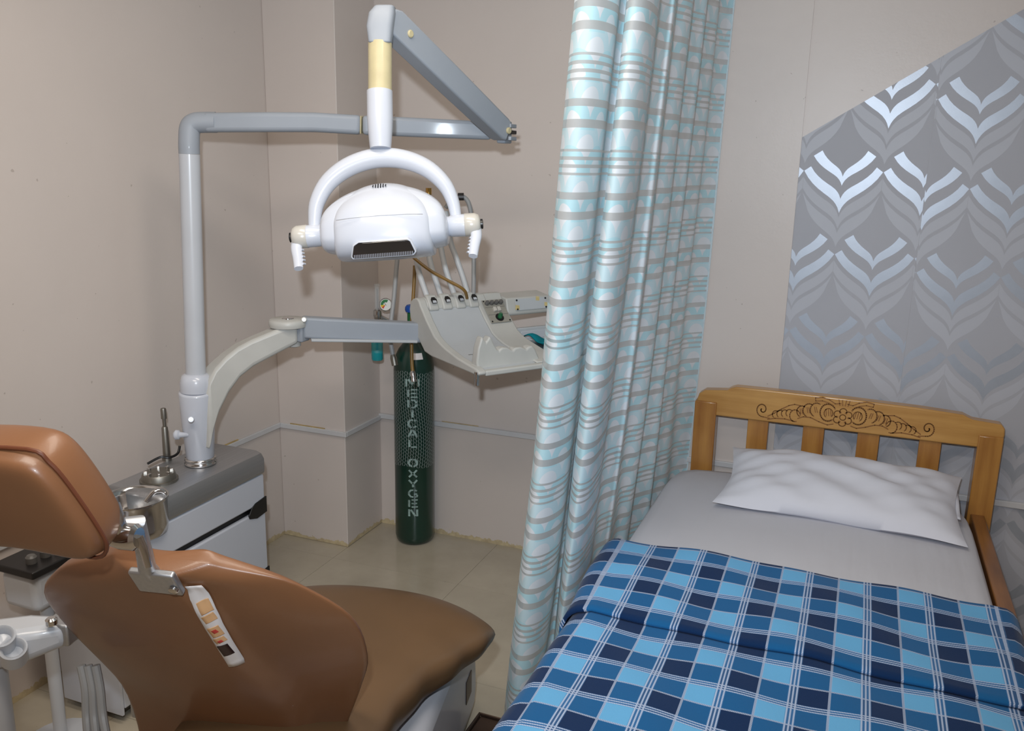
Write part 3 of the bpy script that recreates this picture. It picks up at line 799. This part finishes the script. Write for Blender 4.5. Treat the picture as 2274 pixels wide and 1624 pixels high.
# head joint block, tubes
ld = 2.33; sc = ld/FPX
jb = [(at(845, 97, ld), .030, .030), (at(845, 60, ld), .036, .034), (at(850, 30, ld), .035, .036), (at(856, 14, ld), .026, .030)]
rings = []
for p, rx, ry in jb:
    rings.append([p + C_RT*rx*(1 if abs(math.cos(a))>.01 else 1)*math.copysign(abs(math.cos(a))**.5, math.cos(a)) + V((_sy,_cy,0))*ry*math.copysign(abs(math.sin(a))**.5, math.sin(a)) for a in [2*PI*k/20 for k in range(20)]])
obj('joint_block', G().loft(rings), 'bluegrey', dl, bevel=.004, seg=3, smooth=50)
obj('cream_tube', G().lathe([(.0318,0),(.0318,(at(844,97,ld)-at(844,206,ld)).length)], at(844,206,ld), at(844,97,ld)-at(844,206,ld), 32), 'cream', dl)
wl = (at(843,203,ld)-at(845,330,ld)).length
obj('white_tube', G().lathe([(.028,0),(.0295,.012),(.0325,.045),(.0345,.08),(.0345,wl)], at(845,330,ld), at(843,203,ld)-at(845,330,ld), 32), 'white', dl, smooth=60)
# lamp frame: a right, b up (photo pixels at lamp depth), c metres toward the camera
LC = at(857, 506, ld); ph = math.radians(4.1)
LX = C_RT*math.cos(ph)+C_UP*math.sin(ph); LY = -C_RT*math.sin(ph)+C_UP*math.cos(ph); LZ = LX.cross(LY)
def LP(a, b, c): return LC + LX*(a*sc) + LY*(b*sc) + LZ*c
yk = smooth_path([LP(*p, -.012) for p in ((-160,-2),(-159,30),(-150,70),(-122,112),(-75,143),(-15,158),(45,152),(98,128),(135,90),(152,48),(157,5))], 6)
NY = len(yk)
obj('yoke', G().tube(yk, [sc*(12+10*math.sin(PI*k/(NY-1))**1.2) for k in range(NY)], 20), 'white', dl, smooth=60)
for sg in (-1, 1):
    A_ = lambda h, r: (r*sc, h*sc)
    o_ = LP(sg*138, -6, -.005); d_ = LX*sg
    obj('pivot_ring', G().lathe([A_(-4,22), A_(4,22), A_(6,24), A_(37,25)], o_, d_, 28), 'white', dl, smooth=50)
    obj('pivot_cap', G().lathe([A_(37,25), A_(38,26), A_(60,25.5), A_(68,22), A_(72,15), A_(73,4)], o_, d_, 28), 'ivory', dl, smooth=50)
    obj('pivot_button', G().lathe([A_(71,11), A_(77,11), A_(78,8)], o_, d_, 16), 'black', dl)
    hp = [LP(sg*198, -18, .0), LP(sg*(199), -34, .012), LP(sg*(194), -58, .03), LP(sg*(190), -82, .05)]
    hn = obj('grip_handle', G().tube(smooth_path(hp, 6), [sc*(14-4*k/18) for k in range(19)], 16, flat=.75), 'white', dl, smooth=60)
    for k in range(5):
        p = smooth_path(hp, 6)[7+k*2]; obj('grip_ridge', G().tube([p - LX*sg*sc*11 + LZ*.006, p - LX*sg*sc*14 - LZ*.004], sc*2.4, 8), 'white', hn)
def lamp_shell(hw, topc, tops, botc, bots, cf, nsl, ex):
    rings = []
    for k in range(nsl+1):
        t = -1+2*k/nsl
        e = (1-abs(t)**ex)
        T_ = tops + (topc-tops)*max(e, 0)**.5; B_ = bots + (botc-bots)*max(e, 0)**.4
        dp = cf*(.62+.38*max(e, 0)**.5)
        pr = [(T_*.5, -.085), (T_*.86, -.06), (T_, -.02), (T_*.965, .022), (T_*.80, .062), (T_*.50, dp*.86), (T_*.16+2, dp), (-20, dp*1.02), (B_*.62, dp*1.0), (B_*.90, dp*.80), (B_, dp*.45), (B_, -.03), (B_*.75, -.07), (0, -.09)]
        rings.append([LP(t*hw, b, c) for b, c in pr])
    return G().loft(rings)
obj('lamp_shell', lamp_shell(141, 97, 4, -58, -42, .098, 24, 2.0), 'white', dl, sub=2)
cov = obj('lamp_cover', lamp_shell(110, 101, 10, -73, -66, .118, 20, 2.1), 'white', dl, sub=2)
obj('seam_line', G().tube([LP(-92, 8, .1115), LP(-60, 9, .1185), LP(0, 10, .1195), LP(60, 9, .1185), LP(92, 8, .1115)], .0006, 6), 'bluegrey', cov)
# lens on the slanted lower front
lo, lx_, ly_ = LP(4, -58, .1115), LX, (LY*.9 + LZ*.43).normalized()
ln_ = lx_.cross(ly_)
if ln_.dot(LZ) < 0: ln_ = -ln_
poly = [(-.082,-.016),(-.078,-.022),(.072,-.022),(.080,-.014),(.070,.014),(.062,.020),(-.060,.020),(-.074,.012)]
obj('lens_frame', G().prism([(p[0]*1.04, p[1]*1.10) for p in poly], lo-ln_*.030, lx_, ly_, ln_*.034), 'white', cov, bevel=.002)
le = obj('lens', G().prism(poly, lo-ln_*.02, lx_, ly_, ln_*.0265), 'lens', cov, bevel=.003)
rg_ = G()
for k in range(34):
    x_ = -.076 + k*.0045
    rg_.tube([lo + lx_*x_ + ly_*-.020 + ln_*.0066, lo + lx_*(x_+.001) + ly_*-.011 + ln_*.0066], .0012, 5)
obj('lens_ribs', rg_, 'rib', le)['kind'] = 'stuff'
for k in range(6):
    hgt = (5, 8, 10, 10, 8, 5)[k]
    a_ = -15+k*5.5
    obj('vent_slot', G().tube([LP(a_, 84+hgt*.4, .055), LP(a_, 84-hgt*.5, .0635)], .0017, 6), 'black', cov)

# ================================================================== INSTRUMENT TRAY ON ITS ARM
TB = at(930, 672, 3.1); TW = V((.575, .818, 0)).normalized(); TF = V((TW.y, -TW.x, 0)); TZ = V((0, 0, 1))
def TL(w_, f, z): return TB + TW*w_ + TF*f + TZ*z
tr_ = thing('instrument_tray', TL(.28, .2, -.18), 'off white dental instrument console with holster slots and tray on a jointed arm', 'dental tray')
cheek = [(-.050,.006),(-.066,-.005),(-.076,-.034),(-.070,-.065),(-.055,-.093),(.042,-.172),(.093,-.179),(.400,-.181),(.419,-.178),(.421,-.168),(.405,-.160),(.386,-.158),(.281,-.148),(.189,-.130),(.150,-.118),(.114,-.103),(.058,-.058),(.012,-.012),(.0,.004),(-.012,.012),(-.030,.012)]
obj('side_cheek', G().prism(cheek, TL(0,0,0), TF, TZ, TW*.030), 'tray', tr_, bevel=.009, seg=3)
inner = [(-.050,.003),(-.070,-.034),(-.050,-.090),(.042,-.168),(.40,-.174),(.405,-.168),(.386,-.164),(.281,-.157),(.189,-.141),(.150,-.131),(.114,-.117),(.058,-.071),(.010,-.026),(-.006,-.006),(-.012,.006),(-.030,.006)]
obj('console_panel', G().prism(inner, TL(.029,0,0), TF, TZ, TW*.211), 'trayface', tr_, bevel=.003)
rs = [(p[0], p[1]+.006) for p in inner]
obj('console_side', G().prism(rs, TL(.239,0,0), TF, TZ, TW*.112), 'tray', tr_, bevel=.004)
hou = [(-.060,.0),(-.068,-.03),(-.02,-.03),(.014,-.028),(.006,-.006),(-.008,.010),(-.03,.014)]
obj('holster_rail', G().prism(hou, TL(.028,0,0), TF, TZ, TW*.25), 'tray', tr_, bevel=.006, seg=3)
for k in range(4):
    w0 = .052+k*.056
    bz = obj('holster', G().prism([(-.030,.010),(-.022,.024),(-.006,.020),(.006,.004),(.020,-.020),(.022,-.030),(.010,-.034),(-.012,-.012)], TL(w0-.019,0,0), TF, TZ, TW*.040), 'tray', tr_, bevel=.006, seg=3)
    nrm = (TF*.75+TZ*.66).normalized(); up_ = (TZ*.75-TF*.66).normalized()
    obj('holster_slot', G().prism([(-.010,-.014),(.010,-.014),(.012,.002),(.006,.012),(-.006,.012),(-.012,.002)], TL(w0+.001,.010,.004)+nrm*.004, TW, up_, nrm*.002), 'dark', bz, bevel=.001)
    obj('holster_tongue', G().prism([(-.008,-.013),(.008,-.013),(.006,-.003),(-.006,-.003)], TL(w0+.001,.010,.004)+nrm*.0062, TW, up_, nrm*.001), 'offwhite', bz)
# control plate with knobs on the console side
sn = (TF*.70+TZ*.714).normalized(); su = (TZ*.70-TF*.714).normalized()
cp0 = TL(.297, .045, -.050) + sn*.004
cpl = obj('control_plate', G().prism([(-.044,-.052),(.044,-.052),(.044,.052),(-.044,.052)], cp0, TW, su, sn*.003), 'panel', tr_, bevel=.001)
for k in range(4): obj('control_knob', G().lathe([(.008,0),(.008,.012),(.006,.015)], cp0+TW*(-.030+k*.020)+su*.034+sn*.003, sn, 14), 'knob', cpl)
for k in (-1, 1): obj('rocker_switch', G().box(cp0+TW*k*.0085+su*.004+sn*.008, (.013,.018,.012), (TW, su, sn)), 'ivory', cpl, bevel=.002)
obj('switch_well', G().lathe([(.017,.003),(.017,.0042),(.015,.0045)], cp0-su*.030, sn, 20), 'black', cpl)
obj('toggle_knob', G().tube([cp0-su*.030+sn*.003, cp0-su*.028+sn*.014, cp0-su*.024+sn*.022], [.009,.009,.006], 12), 'greenknob', cpl)
for a_, b_ in itertools.product((-1, 1), (-1, 1)): obj('screw', G().lathe([(.0035,.002),(.003,.0045)], cp0+TW*a_*.038+su*b_*.046, sn, 10), 'dark', cpl)
for b_ in (.018, -.016): obj('print_line', G().box(cp0+su*b_+sn*.0032, (.086,.001,.0006), (TW, su, sn)), 'knob', cpl, smooth=0)
# scalloped handpiece rest at the front
sil = [(.0,-.176),(-.006,-.150),(.0,-.105),(.010,-.075),(.016,-.066),(.022,-.078),(.029,-.087),(.036,-.078),(.043,-.067),(.050,-.074),(.060,-.096),(.073,-.115),(.080,-.120),(.085,-.114),(.095,-.110),(.115,-.113),(.128,-.122),(.136,-.124),(.143,-.117),(.165,-.115),(.182,-.122),(.189,-.126),(.196,-.119),(.212,-.115),(.225,-.128),(.250,-.176)]
obj('handpiece_rest', G().prism(sil, TL(.022,.345,.006), TW, TZ, TF*.035), 'tray', tr_, bevel=.006, seg=3)
obj('front_lip', G().prism([(0,-.184),(.40,-.184),(.40,-.166),(0,-.166)], TL(.028,.392,0), TW, TZ, TF*.026), 'tray', tr_, bevel=.005, seg=3)
obj('chip', G().prism([(-.012,-.004),(.010,-.006),(.013,.003),(-.010,.005)], TL(.075,.24,-.1505), TW, TF, TZ*.0006), 'pan', tr_, smooth=0)
ft = at(1059, 846, 2.82); obj('corner_foot', G().lathe([(.0085,-.015),(.0085,.016),(.0095,.018),(.0095,.03)], ft, n=16), 'chrome', tr_)
# right-hand wing: rear box with screwed plate, low tray
wing = obj('wing_box', G().prism([(-.06,.004),(.028,-.006),(.042,-.060),(.036,-.072),(-.04,-.080),(-.065,-.06)], TL(.351,0,0), TF, TZ, TW*.20), 'tray', tr_, bevel=.005, seg=2)
wn = (TF*.968+TZ*.25).normalized(); wu = (TZ*.968-TF*.25).normalized(); w0 = TL(.46, .037, -.032)
pp = obj('cover_plate', G().prism([(-.072,-.022),(.072,-.022),(.072,.022),(-.072,.022)], w0, TW, wu, wn*.003), 'trayface', tr_, bevel=.001)
for a_, b_ in itertools.product((-1, 1), (-1, 1)): obj('screw', G().lathe([(.004,.003),(.0035,.0048)], w0+TW*a_*.066+wu*b_*.017, wn, 10), 'dark', pp)
for a_, b_, q in ((-.066,-.010,.010), (.066,-.006,.008), (.03,.018,.009)): obj('tape_scrap', G().prism([(-q,-q*.8),(q*.8,-q),(q,q*.7),(-q*.7,q)], w0+TW*a_+wu*b_+wn*.003, TW, wu, wn*.0006), 'tape', pp, smooth=0)
obj('wing_tray', G().prism([(0,-.186),(.20,-.186),(.20,-.168),(0,-.168)], TL(.351,.06,0), TW, TZ, TF*.345), 'tray', tr_, bevel=.004)
obj('tray_back', G().prism([(0,-.17),(.20,-.17),(.20,-.115),(0,-.115)], TL(.351,.055,0), TW, TZ, TF*.02), 'trayface', tr_, bevel=.003)
obj('tray_inset', G().prism([(.04,-.158),(.19,-.158),(.19,-.128),(.04,-.128)], TL(.351,.075,0), TW, TZ, TF*.002), 'offwhite', tr_, bevel=.001)
st_ = obj('steel_dish', G().prism([(.362,.11),(.545,.11),(.545,.375),(.362,.375)], TL(0,0,-.1655), TW, TF, TZ*.010), 'steel', tr_, bevel=.003)
# teal cloth lying in the dish
def cloth(u, v):
    w_ = .366+.17*u; f = .13+.21*v*(1-.12*u)
    return TL(w_, f, -.150 + .010*math.sin(u*9+v*4) + .008*math.sin(v*11-u*3) + .016*(1-v)*(1-u))
cl = obj('cloth', G().grid(cloth, 16, 16), 'teal', None, smooth=80, solid=.004)
tag(cl, 'crumpled teal cloth lying in the tray beside the curtain', 'cloth')

# arm that carries the tray
ta = thing('tray_arm', p870, 'off white jointed swing arm from the post to the instrument tray', 'swing arm')
J = at(640, 718, 3.02)
def armbeam(st):
    g = G(); rings = []
    for i, (p, w_, h_) in enumerate(st):
        a, b = st[max(i-1,0)][0], st[min(i+1,len(st)-1)][0]
        t = (b-a); t.z = 0; t.normalize(); sd_ = V((t.y, -t.x, 0)); u = V((0,0,1))
        rings.append([p - sd_*w_/2 - u*h_/2, p + sd_*w_/2 - u*h_/2, p + sd_*w_/2 + u*h_/2, p - sd_*w_/2 + u*h_/2])
    return g.loft(rings)
st = [(at(448,935,2.94),.078,.20), (at(456,900,2.945),.082,.185), (at(474,864,2.955),.084,.160), (at(500,828,2.965),.084,.128), (at(528,800,2.975),.084,.106), (at(560,780,2.985),.082,.094), (at(610,756,3.0),.078,.084), (at(656,736,3.03),.070,.074)]
obj('hinge_block', G().box(at(666,734,3.03), (.05,.05,.075)), 'bluegrey', ta, bevel=.006)
obj('inner_arm', armbeam(st), 'tray', ta, bevel=.012, seg=3, smooth=40)
jc = at(640, 722, 3.02)
jl = obj('joint_cover', G().lathe([(.050,-.006),(.064,-.004),(.066,.004),(.066,.016),(.060,.022),(.004,.023)], jc, n=40), 'tray', ta, smooth=50)
obj('joint_cap', G().lathe([(.021,.021),(.020,.025),(.004,.026)], at(640,722,3.02), n=24), 'chrome', jl)
obj('joint_foot', G().lathe([(.018,-.074),(.026,-.070),(.026,-.05)], at(650,724,3.03), n=24), 'tray', ta)
a0, a1 = at(672, 726, 3.03), at(935, 738, 3.16)
obj('outer_arm', armbeam([(a0,.052,.074), (a0.lerp(a1,.5),.052,.072), (a1,.052,.072)]), 'bluegrey', ta, bevel=.008, seg=3)
obj('arm_underside', armbeam([(at(690,754,3.03),.046,.010), (at(925,757,3.15),.046,.010)]), 'trayface', ta, bevel=.003)
sc2 = at(675, 710, 2.99); obj('screw_cap', G().lathe([(.009,-.012),(.0095,.003),(.007,.005)], sc2, (CAM-sc2).normalized(), 16), 'ivory', ta)

# hose whips rising behind the lamp
for i, (pts, r0) in enumerate((([(944,668),(935,620),(927,588),(918,520),(912,470)], .0105), ([(975,664),(965,615),(955,580),(946,520),(940,470)], .0105), ([(1005,662),(995,615),(985,580),(974,520),(966,470)], .0105), ([(1040,660),(1026,610),(1012,570),(1000,535),(990,470)], .0105))):
    w0 = .052+i*.056
    pth = smooth_path([TL(w0, -.02, -.005)] + [at(x_, y_, 3.16+.03*i) for x_, y_ in pts[1:]], 6)
    o = obj('hose_whip', G().tube(pth, r0, 12), 'hosewhite', None)
    tag(o, ('leftmost', 'second from left', 'third from left', 'rightmost')[i] + ' of four pale handpiece rods rising from the console', 'hose', 'handpiece rods')
pth = smooth_path([at(x_, y_, d_) for x_, y_, d_ in ((990,462,3.24),(1000,448,3.24),(1015,438,3.24),(1030,438,3.24),(1042,455,3.24),(1049,500,3.24),(1052,560,3.24),(1052,620,3.24),(1051,662,3.22))], 8)
o = obj('hose', G().tube(pth, .0085, 12), 'hose', None); tag(o, 'grey hose arching from behind the lamp down to the console', 'hose')
o2 = obj('hose_clip', G().tube([at(1017,437,3.23), at(1030,437,3.23)], .014, 10), 'dark', o)
tip = at(952, 420, 3.2); o3 = thing('hose_hook', tip-V((0,0,.25)), 'small dark metal rod tip poking up behind the lamp', 'rod')
obj('rod', G().tube([tip-V((0,0,.25)), tip-V((0,0,.02))], .008, 10), 'dark', o3); obj('rod_tip', G().tube([tip-V((0,0,.02)), tip+V((0,0,.004))], .011, 12), 'brass', o3)
pth = smooth_path([at(x_, y_, d_) for x_, y_, d_ in ((905,560,3.12),(930,582,3.12),(960,604,3.12),(1000,626,3.12),(1022,638,3.12),(1033,648,3.13),(1037,662,3.16))], 8)
tag(obj('amber_hose', G().tube(pth, .0058, 10), 'amber', None), 'amber rubber hose slanting across the pale handpiece rods', 'hose')
h1 = thing('hanging_hose', at(878, 812, 3.24), 'grey hose with metal tip hanging left of the green cylinder', 'hose')
obj('tube', G().tube(smooth_path([at(x_, y_, 3.24) for x_, y_ in ((884,560),(880,600),(875,660),(869,710),(866,748),(870,775),(873,792))], 7), .0085, 12), 'hose', h1)
obj('metal_tip', G().tube([at(872,788,3.24), at(874,795,3.24), at(877,812,3.24)], [.009,.0125,.0115], 14), 'steeldull', h1)
h2 = thing('hanging_hose', at(918, 846, 3.22), 'amber hose with chrome coupling hanging in front of the green cylinder', 'hose')
obj('tube', G().tube(smooth_path([at(x_, y_, 3.22) for x_, y_ in ((921,590),(920,620),(917,670),(914,720),(914,770),(915,810),(917,828))], 7), .0066, 12), 'amber', h2)
obj('metal_tip', G().tube([at(916.5,824,3.22), at(917,832,3.22), at(918,838,3.22), at(919,848,3.22)], [.008,.0105,.009,.0105], 14), 'chrome', h2)

# ================================================================== DENTAL CHAIR
ca = math.radians(-12)
F = V((math.sin(ca), math.cos(ca), 0)); R = V((math.cos(ca), -math.sin(ca), 0)); Z = V((0,0,1))
O = V((-1.12, 1.35, 0))
def CP(u, f, z): return O + R*u + F*f + Z*z
ch = thing('dental_chair', CP(.05, .35, 0), 'brown vinyl dental chair seen from behind, reclined with a padded headrest', 'dental chair')
th = math.radians(30)
U = -F*math.sin(th) + Z*math.cos(th); NB = -F*math.cos(th) - Z*math.sin(th)
O5 = O + Z*.5
WT = [(-.40,.27),(-.1,.28),(.0,.292),(.1,.305),(.25,.325),(.34,.330),(.40,.320),(.445,.290),(.495,.235),(.53,.165),(.552,.115),(.57,.085)]
WR = [(-.2,.66),(-.05,.76),(.05,.86),(.15,.95),(.25,1),(1,1)]
def bs(u, v, side):
    w_ = interp(WT, v)*(interp(WR, v) if u > 0 else 1); U0 = -.03
    wrap = -.030*abs(u)**2.2
    bul = .010*(1-u*u)
    # moulded crease beside the centre panel
    cr_ = .235 + 1.35*max(0, .28-v)
    cre = -.020*min(1, max(0, (.56-v)/.06))/(1+math.exp(-(u-cr_)/.022))
    bend = .5*max(0, -v)
    if side: return O5 + R*(U0+u*w_) + U*v + NB*(wrap+bul+cre+bend)
    th_ = (.030+.03*min(1, max(0, (.6-v))/.3))*(1-abs(u)**5)**.5
    return O5 + R*(U0+u*w_) + U*v + NB*(wrap*.9+bend - .012 - th_)
nu = 48; rows = []
VV = [-.36,-.34,-.25,-.12,-.04,.04,.10,.16,.22,.29,.35,.40,.44,.475,.505,.53,.55,.562,.57]
for v in VV:
    rows.append([bs(-1+2*k/nu, v, True) for k in range(nu+1)] + [bs(1-2*k/nu, v, False) for k in range(1, nu)])
obj('backrest', G().loft(rows), 'leather', ch, sub=1, smooth=80)
# sticker strip on the shell
def sticker(name, m_, u0, v0, u1, v1, hw, off, parent):
    # strip between two points (metres across, metres up) on the shell's back face
    g = G(); d = V((u1-u0, v1-v0, 0)).normalized(); nn = V((-d.y, d.x, 0))
    def fn(a, b):
        x_ = u0+(u1-u0)*b+nn.x*hw*(2*a-1); y_ = v0+(v1-v0)*b+nn.y*hw*(2*a-1)
        return bs((x_+.03)/interp(WT, y_), y_, True) + NB*off
    g.grid(fn, 3, 24); return obj(name, g, m_, parent, smooth=60, recalc=False, solid=.001)
sk = sticker('sticker_strip', 'label', .034, .530, .040, .268, .0145, .0045, ch); sk['label'] = 'white sticker strip with small orange and dark windows'
for m_, a, b in (('sticker', .18, .30), ('sticker', .32, .40), ('sticker', .46, .58), ('redprint', .49, .53), ('sticker', .60, .66), ('redprint', .63, .655), ('brownprint', .70, .84)):
    k0 = .530+(.268-.530)*a; k1 = .530+(.268-.530)*b
    sticker('sticker_window', m_, .035, k0, .038, k1, .0095 if m_ != 'redprint' else .004, .0056 if m_ != 'redprint' else .0062, sk)
# headrest bracket
obj('bracket_plate', G().box(O5+R*-.022+U*.552+NB*.010, (.085,.060,.014), (R, U, NB)), 'steel', ch, bevel=.004)
obj('bracket_screw', G().lathe([(.009,0),(.009,.005),(.005,.007)], O5+R*.012+U*.545+NB*.018, NB, 16), 'chrome', ch)
hc = at(90, 1100, 1.30)
th2 = math.radians(20); U2 = -F*math.sin(th2) + Z*math.cos(th2); N2 = -F*math.cos(th2) - Z*math.sin(th2)
HC = hc + R*-.030
jn = at(286, 1192, 1.40)
obj('bracket_arm', G().tube([O5+R*-.03+U*.535-NB*.002, O5+R*-.03+U*.585+NB*.006, jn - N2*.03, HC + R*.02 - U2*.09 - N2*.01], [.016,.015,.015,.014], 14), 'steel', ch)
obj('joint_knob', G().tube([jn - R*.03, jn - R*.012, jn + R*.012, jn + R*.018], [.017,.022,.022,.016], 24), 'chrome', ch)
obj('lock_lever', G().tube(smooth_path([jn+R*.016, jn+R*.024+V((0,0,-.02)), jn+R*.030+V((0,0,-.05))], 5), [.011-.0004*k for k in range(11)], 14, flat=.6), 'chrome', ch)
obj('lever_plate', G().tube(smooth_path([at(252,1120,1.38), at(262,1150,1.38), at(272,1185,1.39)], 5), .011, 12, flat=.5), 'chrome', ch)
# headrest pad: pentagonal outline, rounded
ho = [(-.105,.103),(.055,.112),(.085,.088),(.105,.040),(.128,-.055),(.128,-.098),(.100,-.125),(.040,-.115),(-.040,-.104),(-.120,-.112),(-.158,-.100),(-.160,-.050),(-.135,.045),(-.120,.088)]
ho = [(p[0]*.92-.012, p[1]*.92-.016) for p in ho]
hr = []
for s_h, dd in ((.55,.024),(.86,.021),(.93,.012),(.97,-.002),(1.0,-.014),(1.0,-.040),(.97,-.062),(.88,-.074),(.55,-.080)):
    hr.append([HC + R*(p[0]*s_h) + U2*(p[1]*s_h) + N2*dd for p in ho])
hd = obj('headrest', G().loft(hr), 'leather', ch, sub=2, smooth=80)
pr = [HC + R*(p[0]*.975) + U2*(p[1]*.975) + N2*-.004 for p in ho]; pr.append(pr[0])
obj('piping', G().tube(smooth_path(pr, 4), .0035, 8), 'leatherdark', hd)
# seat pad
def seat():
    rows = []; NUs = 28
    HW = [(0,.235),(.3,.24),(.5,.27),(.7,.335),(.85,.385),(1,.395)]
    for a in [k/22 for k in range(23)]:
        hw_ = interp(HW, a); top, bot = [], []
        for k in range(NUs+1):
            u = -1+2*k/NUs
            fmax = .735-.15*abs(u)**2.6
            f = -.07 + a*(fmax+.07)
            fr = max(0, (a-.86)/.14); rd = math.sqrt(max(0, 1-fr**2.2))
            ed = math.sqrt(max(0, 1-abs(u)**7))
            zm = .452 - .02*fr
            zt_ = zm + (.052*(1-.45*u*u)-.018*a+.022*math.sin(PI*a))*(.25+.75*ed)*(.15+.85*rd)
            zb_ = zm - .075*(.35+.65*ed)*(.15+.85*rd)
            x_ = .045+u*hw_*(.985 if abs(u) == 1 else 1)
            top.append(CP(x_, f, zt_)); bot.append(CP(x_, f, zb_))
        rows.append(top + bot[::-1][1:-1])
    return G().loft(rows)
obj('seat', seat(), 'leather2', ch, sub=1, smooth=80)
# base under the seat
bp = [(.06,.02),(.82,.02),(.85,.10),(.84,.19),(.80,.28),(.73,.345),(.62,.375),(.30,.36),(.12,.34),(.06,.25)]
obj('base_cover', G().prism(bp, CP(-.15,0,0), F, Z, R*.47), 'base', ch, bevel=.045, seg=4, smooth=50)
obj('base_foot', G().prism([(-.20,-.0),(.33,-.0),(.33,.70),(-.2,.70)], CP(-.03,.0,0), R, F, Z*.035), 'base', ch, bevel=.008)
obj('base_plaque', G().box(CP(.3215,.70,.17), (.002,.07,.075), (R, F, Z)), 'pan', ch, bevel=.001)
obj('seat_frame', G().prism([(-.12,.33),(.50,.33),(.50,.375),(-.12,.375)], CP(-.10,0,0), F, Z, R*.34), 'base', ch, bevel=.01)
obj('arm_hinge', G().box(CP(-.31,.12,.43), (.10,.08,.06), (R, F, Z)), 'steel', ch, bevel=.006)

# foot pan in front of the chair base
fp = thing('foot_pan', (-.80, 2.02, 0), 'dull brown metal pan on the floor beside the chair base and curtain', 'metal pan')
obj('pan_body', G().bb((-.925, 1.86, 0), (-.70, 2.125, .07)), 'pan', fp, bevel=.008, seg=3)
obj('pan_rim', G().tube([(-.925,1.86,.072),(-.925,2.125,.072),(-.70,2.125,.072),(-.70,1.86,.072),(-.925,1.86,.072)], .006, 8), 'pan', fp)

# ================================================================== THINGS LEFT OF THE CHAIR
sp = at_z(88, 1215, .625)
sh_ = thing('suction_holder', (sp.x, sp.y, .45), 'white instrument holder with a dark top behind the chair headrest', 'instrument holder')
obj('body', G().box((sp.x, sp.y, .525), (.13,.16,.11)), 'offwhite', sh_, bevel=.02, seg=3)
obj('top_plate', G().box((sp.x, sp.y, .59), (.15,.18,.022)), 'dark', sh_, bevel=.004)
for k in (-1, 0, 1): obj('holder_knob', G().lathe([(.014,0),(.015,.018),(.010,.024)], (sp.x+.02, sp.y+k*.045, .60), n=16), 'knob', sh_)
obj('support_pole', G().lathe([(.018,0),(.018,.48)], (sp.x, sp.y, 0), n=16), 'offwhite', sh_)
obj('support_foot', G().lathe([(.10,0),(.10,.012),(.03,.022)], (sp.x, sp.y, 0), n=24), 'offwhite', sh_)
a0 = at(-60, 1440, 1.82); a1 = at(160, 1400, 1.86)
aa = thing('assistant_arm', V((a0.x, a0.y, a0.z-.05)), 'white plastic side arm with round holder cups at the left of the chair', 'holder arm')
obj('arm_body', armbeam([(a0,.10,.085), (a0.lerp(a1,.55),.09,.075), (a1,.05,.05)]), 'offwhite', aa, bevel=.02, seg=3)
obj('arm_bracket', G().box(at(140,1398,1.86), (.06,.05,.05), (R, F, Z)), 'steel', aa, bevel=.005)
obj('arm_bolt', G().lathe([(.012,0),(.012,.01),(.008,.014)], at(117,1405,1.82)+V((0,0,.02)), n=16), 'chrome', aa)
for x_, y_ in ((4, 1418), (30, 1446)):
    q = at(x_, y_, 1.77); obj('holder_cup', G().lathe([(.026,-.03),(.026,.010),(.023,.012),(.019,.008),(.017,-.012),(.002,-.016)], q, (CAM-q).normalized()*.5+Z*.5, 28), 'offwhite', aa, smooth=50)
obj('support_column', G().tube([a0+V((.02,.02,-.03)), V((a0.x+.02, a0.y+.02, 0))], .03, 16), 'offwhite', aa)
for k, (x0, dx) in enumerate(((190, 8), (205, 12), (222, 20))):
    pts = [at(x0-10, 1478, 1.80), at(x0, 1530, 1.80), at(x0+dx*.3, 1590, 1.80), at(x0+dx, 1660, 1.78), at(x0+dx*2, 1740, 1.80)]
    tag(obj('suction_hose', G().tube(smooth_path(pts, 6), .009, 10), 'hose', None), ('leftmost', 'middle', 'rightmost')[k]+' of three grey hoses hanging beside the chair back', 'hose', 'hoses beside the chair back')
